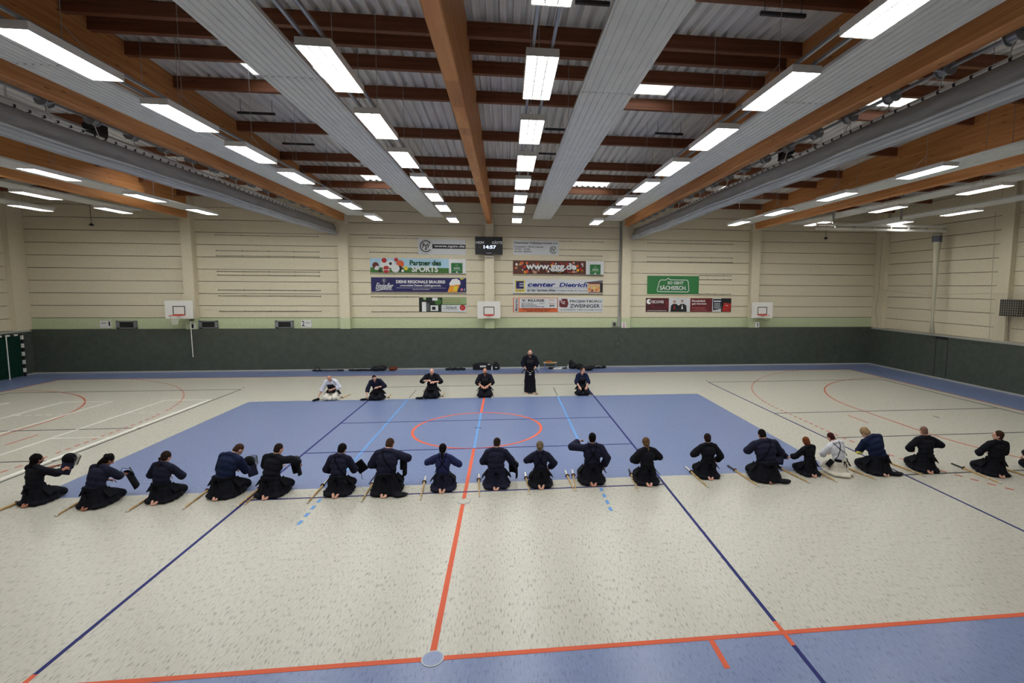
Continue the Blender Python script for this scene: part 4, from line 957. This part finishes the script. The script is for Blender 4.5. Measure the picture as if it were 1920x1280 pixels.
def held_protector(label, loc, rot, s=1.0, name='chest_protector'):
    """loose chest protector: curved shell with plate and cords"""
    t = thing(name, label, 'chest protector', loc); t.rotation_euler = tuple(R(a) for a in rot)
    mb = MB(); vs = []; n = 14
    for j in range(7):
        z = -.2+.066*j
        w = (.17, .185, .19, .19, .18, .15, .11)[j]
        for i in range(n+1):
            a = math.pi*i/n; vs.append((w*math.cos(a)*s, .13*math.sin(a)*s*(1 if j < 6 else .8), z*s))
    N_ = len(vs); vs2 = [(p[0]*.93, p[1]*.9, p[2]) for p in vs]; q = n+1
    fs = [(j*q+i, j*q+i+1, (j+1)*q+i+1, (j+1)*q+i) for j in range(6) for i in range(n)]
    fs += [tuple(N_+k for k in reversed(f)) for f in fs]
    ed = [i for i in range(q)] + [j*q+n for j in range(1, 7)] + [6*q+i for i in range(n-1, -1, -1)] + [j*q for j in range(5, 0, -1)]
    fs += [(ed[k], ed[k]+N_, ed[(k+1) % len(ed)]+N_, ed[(k+1) % len(ed)]) for k in range(len(ed))]
    mb._add(vs+vs2, fs); mb.build('shell', M_ARM, t, smooth=False)
    MB().box((-.11*s, .11*s, .12*s), (.11*s, .14*s, .22*s)).build('breast_plate', M_BLK, t)
    for k in (-1, 1): MB().tube([(k*.1*s, .1*s, .2*s), (k*.15*s, .02*s, .26*s), (k*.12*s, -.05*s, .2*s)], .006*s, 5).build('cord', CLOTH['navy'], t)
    return t
def gauntlet(label, loc, rz, s=1.0):
    t = thing('padded_glove', label, 'glove', loc, rz); t.scale = (.72,)*3
    g = MB(); capsule(g, [(0, 0, .065), (0, .09, .07)], [.062, .055]); g.tube([(0, -.04, .07), (0, -.2, .08)], [.055, .075], 14); me = voxel(g, .01, 1); me.materials.append(M_ARM); link('mitt', me, t)
    g = MB(); g.ell((0, .15, .06), (.055, .06, .05)); g.ell((.05, .1, .05), (.025, .05, .03)); g.build('fist', CLOTH['navy'], t, smooth=True)
    MB().tube([(0, -.06, .06), (.03, -.1, .13)], .006, 5).build('lace', M_CORD, t)
    return t
def sword(label, tip, end, dark=False, length=1.27, lift=0, group='bamboo swords beside the near row'):
    tip = Vector((*tip, 0)); end = Vector((*end, 0)); d = (end-tip).normalized()
    if length: end = tip+d*length
    Ln = (end-tip).length
    t = thing('bamboo_sword', label, 'bamboo sword', (tip.x, tip.y, .022+lift), math.atan2(d.y, d.x)-math.pi/2, group)
    bam = mat('bamboo', (196, 160, 104), .5); lea = mat('leather_pale', (212, 206, 194), .6) if not dark else mat('leather_dark', (40, 36, 40), .6)
    hl = .34
    for k in range(4):
        a = R(45+90*k)
        MB().tube([(.006*math.cos(a), .02, .006*math.sin(a)), (.009*math.cos(a), .4, .009*math.sin(a)), (.012*math.cos(a), Ln-hl, .012*math.sin(a))], [.006, .0085, .011], 6).build('bamboo_slat', bam, t)
    MB().tube([(0, Ln-hl, 0), (0, Ln, 0)], [.019, .021], 12).build('handle', lea, t); MB().lathe([(.02, -.004), (.048, -.004), (.05, 0), (.048, .004), (.02, .004)], 20, Matrix.Translation((0, Ln-hl, 0.0)) @ Matrix.Rotation(R(90), 4, 'X')).build('guard', mat('guard_brown', (70, 44, 34), .5), t)
    MB().tube([(0, 0, 0), (0, .055, 0)], [.013, .015], 10).build('tip_cap', lea if not dark else mat('leather_pale', (212, 206, 194), .6), t); MB().tube([(0, .3, 0), (0, .335, 0)], .0185, 10).build('binding', mat('leather_pale', (212, 206, 194), .6), t)
    MB().tube([(0, .05, .017), (0, Ln-hl, .026)], .0022, 4).build('string', mat('string_yellow', (196, 176, 96), .6), t)
    return t

# near row, kneeling with their backs to the gallery
DEF_L, DEF_R = ((-.31, .12, .56), (-.07, .34, .50)), ((.31, .12, .56), (.07, .34, .50))
P_ = person
P_('person in black kneeling leftmost in the near row, curly hair, holding a helmet forward', -8.72, -4.72, R(-8), .93, 1, 'black', 'black', 'tan', 'black', 'curly', (6, 4, 10), (-8, 0, 10), ((-.2, .3, .62), (-.02, .52, .66)), ((.26, .28, .58), (.2, .5, .6)), beard=True, sleeve=.35)
held_helmet('dark kendo helmet held out by the curly haired person at the left edge', (-8.56, -4.07, .66), R(-60), (-20, 15), .95)
P_('person in dark jacket with wavy dark hair kneeling second from left, bare feet showing', -7.42, -4.98, R(-8), .97, 1.08, 'navy', 'black', 'tan', 'black', 'curly', (22, 4, 12), (14, 0, 16), ((-.28, .25, .45), (-.02, .42, .4)), ((.3, .26, .56), (.24, .5, .5)), sleeve=.3)
held_protector('black chest protector on the lap of the second kneeling person from left', (-7.12, -4.46, .33), (20, 12, -45), .95)
P_('person with hair slide and long dark ponytail kneeling third from left', -6.25, -4.85, R(-4), .94, .98, 'navy', 'black', 'pale', 'dark_brown', 'long_tail', (10, 4, 8), (4, 0, 14), ((-.3, .14, .54), (-.04, .34, .44)), ((.34, .2, .5), (.2, .38, .42)), sleeve=.75)
P_('broad person in indigo jacket with short brown hair kneeling fourth from left', -5.1, -4.72, R(-10), 1.06, 1.1, 'indigo', 'black', 'pale', 'brown', 'crop', (24, 6, 12), (26, 0, 14), ((-.26, .24, .42), (.02, .44, .38)), ((.3, .24, .46), (.18, .46, .4)), sleeve=.6)
held_helmet('dark kendo helmet held at the knees of the person in indigo jacket', (-4.84, -4.14, .5), R(-50), (10, 20), .95)
P_('person in dark jacket kneeling fifth from left, reaching one arm far to the side', -4.12, -4.78, R(-6), 1.02, 1.02, 'black', 'black', 'pale', 'dark_brown', 'crop', (14, 6, 8), (8, 0, 14), ((-.24, .24, .56), (.06, .42, .5)), ((.38, .14, .73), (.42, .34, .6)), sleeve=.98)
held_protector('black chest protector hugged by the fifth kneeling person from left', (-3.78, -4.42, .48), (8, -6, -50), .95)
P_('slim person with thick black hair and one shoulder strap, loose bib beside', -2.72, -4.84, 0, .99, .94, 'navy', 'black', 'pale', 'black', 'short', (14, 2, 6), (14, 0, 12), ((-.28, .16, .5), (-.04, .36, .42)), ((.3, .18, .48), (.24, .4, .4)), straps=-1, sleeve=.45)
t = thing('padded_bib', 'stiff dark square pad held up right of the thick haired person', 'pad', (-2.36, -4.4, .44)); MB().box((-.11, -.02, -.13), (.11, .02, .13), 0, Matrix.Rotation(R(-35), 4, 'Y')).build('pad', M_ARM, t); MB().box((-.112, -.024, -.135), (.112, -.02, -.115), 0, Matrix.Rotation(R(-35), 4, 'Y')).build('edge_binding', CLOTH['navy'], t); MB().tube([(0, 0, -.12), (.03, -.02, -.3)], .006, 5).build('cord', M_CORD, t)
P_('tall person with cropped brown hair and diagonal back strap, one elbow thrown out', -1.7, -4.9, 0, 1.1, 1.06, 'navy', 'black', 'pale', 'brown', 'crop', (14, 2, 4), (22, 0, 8), ((-.3, .14, .54), (-.02, .36, .46)), ((.4, .12, .66), (.3, .34, .6)), straps=-1, trail=1, sleeve=.9)
held_protector('black chest protector under the arm of the tall person with cropped hair', (-1.42, -4.66, .52), (0, 10, -70), .95)
P_('person in blue jacket with long black ponytail and both elbows raised', -.5, -4.82, 0, .93, .9, 'blue', 'navy', 'pale', 'black', 'long_tail', (4, 0, 0), (2, 0, 4), ((-.36, .06, .66), (-.12, .24, .68)), ((.38, .04, .6), (.16, .22, .66)), straps=2, sleeve=.9)
P_('person in dark navy kneeling just right of the orange centre line, reaching down', .67, -4.76, 0, 1.0, 1.04, 'navy', 'navy', 'pale', 'dark_brown', 'crop', (12, 0, 4), (10, 0, 8), ((-.3, .14, .54), (-.02, .36, .48)), ((.36, .14, .5), (.44, .3, .34)), sleeve=.9)
held_protector('black chest protector resting at the right thigh of the person beside the orange line', (1.03, -4.7, .36), (10, 14, -60), .85)
P_('person with ash blond bun and crossed back straps in navy jacket', 1.67, -4.82, 0, .92, .9, 'navy', 'black', 'pale', 'grey', 'bun', (6, -2, 4), (4, 0, 0), ((-.34, .1, .62), (-.12, .3, .6)), ((.34, .06, .54), (.26, .26, .38)), straps=2, sleeve=.9)
P_('person with black hair and crossed back straps lifting the left elbow to the shoulder', 2.86, -4.74, 0, 1.06, 1.0, 'navy', 'black', 'mid', 'black', 'crop', (2, 0, 2), (-2, 0, 0), ((-.44, .1, .78), (-.26, .3, .82)), ((.32, -.04, .54), (.28, .12, .34)), straps=2, sleeve=.9)
P_('person in black with fair braided ponytail kneeling on the dark blue line', 4.12, -4.9, 0, .96, .94, 'black', 'black', 'pale', 'dark_blond', 'ponytail', (6, -2, 0), (2, 0, -6), ((-.34, .08, .56), (-.16, .28, .46)), ((.33, .1, .6), (.12, .3, .56)), straps=0, sleeve=.9)
P_('person in black with dark hair in a low knot and angular elbows, on bare floor', 5.67, -4.66, 0, .94, .96, 'black', 'black', 'pale', 'dark_brown', 'bun', (6, 0, 0), (4, 0, 0), ((-.38, .06, .58), (-.16, .28, .54)), ((.36, .04, .5), (.3, .18, .36)), sleeve=.9)
P_('broad tall person in purplish navy jacket with cropped black hair, head bowed', 6.97, -4.98, 0, 1.1, 1.18, 'navy', 'black', 'tan', 'black', 'crop', (14, -2, 0), (22, 0, 0), ((-.38, .12, .62), (-.2, .36, .56)), ((.36, .1, .54), (.26, .34, .46)), straps=1, trail=1, sleeve=.9)
P_('small person with ginger bobbed hair kneeling left of the one in white', 8.2, -4.76, R(4), .84, .94, 'black', 'black', 'pale', 'ginger', 'bob', (8, -6, -8), (8, 0, -12), ((-.32, .22, .48), (-.34, .46, .38)), ((.24, .26, .5), (-.02, .44, .42)), sleeve=.6)
held_helmet('dark kendo helmet on the lap of the ginger haired person', (7.72, -4.28, .36), R(40), (-10, -10), .85)
P_('person in white jacket and cream trousers in the near row, black crossed straps', 8.94, -4.82, R(1), .95, .94, 'white', 'cream', 'pale', 'red', 'crop', (16, -12, -6), (12, 0, -10), ((-.34, .2, .5), (-.2, .42, .4)), ((.22, .26, .5), (-.02, .42, .42)), straps=2, feet=False, sleeve=.9)
P_('large blond person in indigo bending forward over a yellow cloth', 9.96, -4.82, R(3), 1.08, 1.1, 'indigo', 'black', 'pale', 'blond', 'short', (22, -12, -6), (30, 0, -10), ((-.3, .26, .46), (-.14, .46, .38)), ((.26, .28, .5), (.02, .46, .42)), trail=1, sleeve=.9)
t = thing('yellow_cloth', 'small yellow cloth under the arm of the blond person', 'cloth', (9.58, -4.62, .46)); me = voxel(MB().ell((0, 0, 0), (.1, .05, .035)), .01, 1, None, lambda c: c*(1+.3*noise.noise(c*20))); me.materials.append(mat('cloth_yellow', (206, 196, 92), .8)); link('folds', me, t)
P_('bald person in black with both elbows out, kneeling second from right in the row', 11.24, -4.78, R(-10), 1.0, 1.0, 'black', 'black', 'mid', 'black', 'shaved', (8, 0, -4), (10, 0, 0), ((-.36, .1, .54), (-.16, .3, .44)), ((.38, .06, .64), (.14, .26, .62)), sleeve=.9)
P_('person in black with brown hair sitting upright and looking left near the right edge', 12.72, -5.2, R(-8), 1.0, 1.02, 'black', 'black', 'pale', 'brown', 'short', (-2, 0, 0), (-8, 0, -62), ((-.34, .1, .52), (-.14, .32, .44)), ((.3, .12, .52), (.06, .34, .46)), sleeve=.95)
P_('person in black cut off by the right edge of the row, hand on knee', 14.12, -5.2, R(-2), 1.0, 1.0, 'black', 'black', 'pale', 'brown', 'short', (4, 0, 0), (0, 0, 0), ((-.3, .2, .46), (-.22, .42, .28)), ((.3, .2, .48), (.2, .42, .3)), sleeve=.75)
# far row, facing the gallery
PI = math.pi
P_('bald man in white jacket bending to a glove, leftmost of the far row', -5.98, 4.85, PI, .97, 1.02, 'white', 'cream', 'mid', 'black', 'bald', (22, 4, 0), (18, 0, -8), ((-.3, .16, .5), (-.04, .3, .44)), ((.36, .2, .42), (.44, .4, .16)), cuirass=True, fine=True, sleeve=.5)
P_('man with short dark hair in dark jacket leaning to a glove, second in far row', -4.22, 4.72, PI, .97, 1.02, 'navy', 'black', 'pale', 'dark_brown', 'crop', (20, 8, 0), (20, 0, -18), ((-.32, .16, .54), (-.04, .3, .52)), ((.34, .24, .44), (.34, .42, .18)), fine=True, sleeve=.5)
P_('bald pale man in black tying cords at his chest, third in far row', -2.12, 4.9, PI, 1.1, 1.04, 'black', 'black', 'pale', 'black', 'bald', (4, 0, 0), (22, 0, -14), ((-.34, .14, .58), (-.1, .32, .6)), ((.34, .14, .6), (.1, .32, .66)), cuirass=True, fine=True, sleeve=.35)
P_('bald bearded man in black armour kneeling at the orange line, hands in lap', .02, 4.92, PI, 1.05, 1.08, 'black', 'black', 'mid', 'brown', 'bald', (0, 0, 0), (4, 0, 0), ((-.3, .14, .54), (-.09, .34, .42)), ((.3, .14, .54), (.09, .34, .42)), cuirass=True, beard=True, tag=True, fine=True, sleeve=.35)
P_('bearded man in black armour standing upright behind the blue area', 1.89, 5.2, PI, 1.125, 1.0, 'black', 'black', 'pale', 'brown', 'crop', (0, 0, 0), (6, 0, 0), ((-.27, .03, .56), (-.16, .1, .36)), ((.27, .03, .56), (.16, .1, .36)), cuirass=True, beard=True, tag=True, stand=True, fine=True)
P_('man in navy jacket kneeling rightmost of the far row, looking aside, hands on thighs', 4.07, 4.92, PI, 1.02, .94, 'indigo', 'black', 'pale', 'brown', 'crop', (0, 0, 0), (2, 0, -50), ((-.25, .12, .52), (-.13, .36, .32)), ((.25, .12, .52), (.13, .36, .32)), cuirass=True, tag=False, fine=True, sleeve=.35)
gauntlet('black padded glove on the floor below the hand of the man in white', (-6.5, 4.42, 0), R(150))
gauntlet('black padded glove at the knee of the leaning dark haired man', (-4.66, 4.36, 0), R(110)); gauntlet('black padded glove on the floor left of the pale bald man', (-2.56, 4.4, 0), R(80))
# bamboo swords
SW = [((-9.12, -5.6), (-9.0, -4.4), 0, 'bamboo sword running off the left edge beside the curly haired person', 1.2), ((-7.76, -5.45), (-7.9, -4.24), 1, 'dark tipped bamboo sword left of the second kneeling person', 1.25),
 ((-6.55, -5.38), (-6.6, -4.1), 1, 'dark tipped bamboo sword left of the person with hair slide', 1.25), ((-5.53, -5.36), (-5.6, -4.1), 0, 'plain bamboo sword left of the broad person in indigo', 1.27),
 ((-4.52, -5.34), (-4.52, -4.1), 0, 'bamboo sword ending on the dark blue line, left of its pair', 1.25), ((-4.43, -5.26), (-4.42, -4.1), 0, 'bamboo sword lying close beside the one on the blue line', 1.2),
 ((-3.18, -5.32), (-3.2, -4.1), 0, 'bamboo sword with pale handle left of the slim person with thick hair', 1.27), ((-2.1, -5.35), (-2.12, -4.2), 0, 'bamboo sword left of the tall person with cropped hair', 1.27),
 ((-.9, -5.36), (-1.0, -4.0), 0, 'bamboo sword with white handle left of the ponytail person in blue', 1.3), ((.32, -5.34), (.24, -4.02), 0, 'bamboo sword with white handle just right of the orange centre line', 1.3),
 ((1.4, -5.31), (1.34, -4.04), 0, 'bamboo sword with white handle left of the person with blond bun', 1.27), ((2.38, -5.25), (2.32, -4.0), 0, 'left one of two bamboo swords crossing at the tips', 1.25),
 ((2.42, -5.22), (2.5, -4.0), 0, 'right one of two bamboo swords crossing at the tips', 1.25), ((3.79, -5.37), (3.9, -4.05), 1, 'dark handled bamboo sword left of the fair ponytail person', 1.3),
 ((5.41, -5.32), (5.36, -4.01), 0, 'bamboo sword with white handle left of the person with angular elbows', 1.3), ((6.58, -5.37), (6.46, -4.02), 1, 'dark handled bamboo sword left of the broad tall person', 1.35),
 ((7.86, -5.29), (7.62, -3.98), 0, 'pale handled bamboo sword left of the ginger haired person', 1.3), ((8.54, -5.29), (8.42, -4.1), 0, 'bamboo sword between the ginger haired person and the one in white', 1.2),
 ((9.56, -5.27), (9.26, -4.0), 1, 'dark handled bamboo sword between the one in white and the blond person', 1.3), ((10.9, -5.19), (10.66, -3.87), 1, 'dark handled bamboo sword left of the bald person', 1.32),
 ((12.29, -5.76), (12.3, -4.44), 1, 'dark handled bamboo sword left of the person looking left', 1.32), ((13.4, -5.7), (13.25, -4.5), 0, 'pale bamboo sword at the right edge beside the hand on knee', 1.2)]
for a, b, dk, lab, ln in SW: sword(lab, a, b, bool(dk), ln)
SF = [((-5.5, 5.5), (-5.7, 4.5), 0, 'bamboo sword right of the man in white', 1.05), ((-3.86, 5.45), (-3.8, 4.34), 0, 'bamboo sword right of the leaning dark haired man', 1.15), ((-1.71, 5.5), (-1.7, 4.35), 0, 'bamboo sword right of the pale bald man', 1.15),
      ((.34, 5.4), (.32, 4.3), 0, 'bamboo sword right of the bearded bald man at the orange line', 1.15), ((2.18, 5.6), (2.15, 4.5), 0, 'bamboo sword at the foot of the standing man', 1.15), ((4.36, 5.7), (4.44, 4.6), 1, 'bamboo sword right of the man in navy', 1.1)]
for a, b, dk, lab, ln in SF: sword(lab, a, b, bool(dk), ln, group='bamboo swords beside the far row')

# ------------------------------------------------------------------ bags and things along the far wall
def bag(label, name, cat, x, y, parts, m=None, rz=0):
    """soft bag: lumps voxel-joined, with straps"""
    t = thing(name, label, cat, (x, y, 0), rz); g = MB()
    for c_, r_ in parts: g.ell(c_, r_, None, 14, 9)
    me = voxel(g, .016, 2, None, lambda c: Vector((c.x, c.y, max(.003, c.z)))*(1) + Vector((0, 0, 0)) if c.z < .01 else c*(1+.05*noise.noise(c*9)))
    me.materials.append(m or M_BAG); link('bag_body', me, t); return t
M_BAG = noisy('bag_black', (16, 17, 22), (26, 28, 34), (1, 1, 1), 12, .7, .3, .3)
t = bag('long thin dark sword bag lying by the wall, leftmost', 'sword_bag', 'bag', -8.45, 11.55, [((-.7+.12*i, 0, .05), (.1, .055, .05)) for i in range(13)]); MB().tube([(-.65, 0, .08), (-.6, .02, .22), (-.45, .02, .22), (-.4, 0, .08)], .03, 8).build('carry_strap', M_BLK, t)
MB().tube([(-.3, -.056, .06), (.5, -.056, .06)], .008, 5).build('zip', M_STEEL, t)
t = bag('long dark sword bag lying left of a bulging backpack', 'sword_bag', 'bag', -6.7, 11.5, [((-.6+.12*i, 0, .06), (.1, .06, .06)) for i in range(11)]); MB().tube([(-.4, -.03, .11), (0, -.05, .14), (.4, -.03, .11)], .012, 6).build('carry_strap', M_GREYL, t)
t = bag('bulging black backpack lying beside the long sword bag', 'backpack', 'bag', -5.75, 11.45, [((-.2, 0, .13), (.28, .18, .14)), ((.1, 0, .15), (.25, .17, .15))]); MB().tube([(-.3, -.15, .1), (0, -.2, .2), (.3, -.15, .12)], .015, 6).build('strap', M_BLK, t)
t = bag('rust brown jacket heaped at the end of the black backpack', 'jacket_heap', 'jacket', -5.12, 11.45, [((0, 0, .1), (.22, .16, .11)), ((.12, .02, .13), (.14, .12, .1))], noisy('cloth_rust', (92, 44, 30), (120, 60, 40), (1, 1, 1), 9, .85, .2)); MB().tube([(-.12, -.13, .06), (0, -.16, .14), (.14, -.12, .1)], .02, 6).build('sleeve', mat('cloth_rust2', (84, 40, 28), .85), t)
t = bag('low dark flat bag behind the pale bald man', 'flat_bag', 'bag', -1.85, 11.4, [((-.4+.14*i, 0, .06+.02*(i % 2)), (.13, .09, .07)) for i in range(7)]); MB().tube([(-.3, -.08, .1), (0, -.1, .16), (.3, -.08, .1)], .012, 6).build('strap', M_BLK, t)
t = thing('sports_bag', 'large black sports holdall with white printed patch by the wall', 'bag', (-.4, 11.5, 0))
me = voxel(MB().box((-.5, -.17, .01), (.5, .17, .3)).ell((0, 0, .28), (.46, .17, .12)), .02, 4); me.materials.append(M_BAG); link('bag_body', me, t); MB().box((-.12, -.185, .16), (.2, -.176, .25)).build('printed_patch', M_TAGW, t); MB().box((.3, -.185, .28), (.42, -.172, .33)).build('label', M_TAGW, t); MB().tube([(-.3, -.19, .12), (-.28, -.2, .38), (.28, -.2, .38), (.3, -.19, .12)], .014, 6).build('handle', M_BLK, t)
t = bag('upright rounded black rucksack right of the sports holdall', 'rucksack', 'bag', .32, 11.45, [((0, 0, .17), (.22, .15, .18)), ((0, 0, .3), (.13, .11, .13)), ((0, -.05, .1), (.24, .14, .11))]); MB().box((-.03, -.2, .12), (.08, -.17, .16)).build('logo_patch', M_TAGW, t)
def bottle(label, x, y, m):
    t = thing('drink_bottle', label, 'bottle', (x, y, 0)); MB().lathe([(.036, 0), (.038, .02), (.038, .17), (.015, .21), (.015, .24)], 14).build('bottle_body', m, t, smooth=True); MB().lathe([(.018, .235), (.018, .265)], 12).build('cap', M_WHITEP, t)
PLW = mat('bottle_plastic', (200, 206, 210), .2, .5)
bottle('clear bottle standing between the sports holdall and the rucksack', -.0+.12, 11.2, PLW); bottle('white bottle standing left of the small bench', 2.66, 11.3, PLW); bottle('white bottle standing left of the black bags at the right', 4.28, 11.4, PLW)
t = thing('low_bench', 'small wooden bench with blue steel legs near the standing man', 'bench', (3.28, 11.4, 0))
MB().box((-.36, -.14, .34), (.36, .14, .38)).build('seat', mat('bench_wood', (196, 158, 110), .5), t)
for sx in (-.31, .31):
    for sy in (-.11, .11): MB().tube([(sx, sy, 0), (sx, sy, .34)], .018, 8).build('leg', mat('bench_blue', (90, 120, 190), .5), t)
t = bag('small orange brown bag lying on the low bench', 'small_bag', 'bag', 3.18, 11.4, [((0, 0, .42), (.16, .08, .05)), ((.1, 0, .43), (.1, .06, .04))], mat('bag_rust', (150, 84, 48), .7))
MB().tube([(-.1, 0, .45), (0, -.02, .5), (.1, 0, .45)], .008, 5).build('handle', M_BLK, t)
t = bag('black and white shoes heap under and beside the low bench', 'shoe_heap', 'shoes', 3.5, 11.35, [((-.2, 0, .06), (.13, .07, .07)), ((-.05, .02, .06), (.12, .07, .06))]); 
for i, (dx, mm) in enumerate(((.0, M_TAGW), (.24, M_TAGW), (.5, M_BLK))):
    s_ = thing('sports_shoe', ('white shoe under the right end of the low bench', 'white shoe just right of the low bench', 'dark shoe furthest right of the low bench')[i], 'shoe', (3.55+dx, 11.25, 0), R(70+20*i))
    me = voxel(MB().ell((0, 0, .045), (.045, .13, .045)).ell((0, -.07, .07), (.04, .06, .055)), .01, 1, None, lambda c: Vector((c.x, c.y, max(.012, c.z)))); me.materials.append(mm); link('upper', me, s_); MB().prism([(-.048, -.12), (.048, -.12), (.052, .1), (.02, .14), (-.02, .14), (-.052, .1)], 0, .018, 0, 'Z').build('sole', M_GREYL, s_)
t = bag('tall black bag leaning on the wall right of the bench', 'leaning_bag', 'bag', 4.6, 11.5, [((-.15, 0, .25), (.13, .14, .26)), ((0, -.02, .16), (.2, .16, .17)), ((-.05, 0, .12), (.28, .18, .12))]); MB().tube([(-.2, -.14, .3), (-.1, -.17, .15), (.05, -.17, .2)], .012, 6).build('strap', M_BLK, t)
t = bag('slumped black bag in front of the leaning bag', 'slumped_bag', 'bag', 5.0, 11.2, [((-.1, 0, .15), (.22, .2, .17)), ((.15, -.1, .1), (.2, .18, .1))]); MB().tube([(-.2, -.16, .14), (0, -.2, .22), (.2, -.22, .12)], .012, 6).build('strap', M_BLK, t)
t = bag('round black bag behind the man in navy', 'round_bag', 'bag', 5.3, 10.75, [((0, 0, .12), (.28, .2, .13)), ((.1, 0, .16), (.2, .16, .12))]); MB().tube([(-.2, -.17, .12), (0, -.2, .2), (.2, -.17, .12)], .012, 6).build('strap', M_BLK, t)
t = bag('long low dark bag rightmost along the far wall', 'long_bag', 'bag', 5.95, 11.45, [((-.35+.14*i, 0, .07), (.13, .1, .07+.02*(i % 2))) for i in range(6)]); MB().tube([(-.2, -.1, .1), (0, -.11, .16), (.2, -.1, .1)], .012, 6).build('strap', M_GREYL, t)
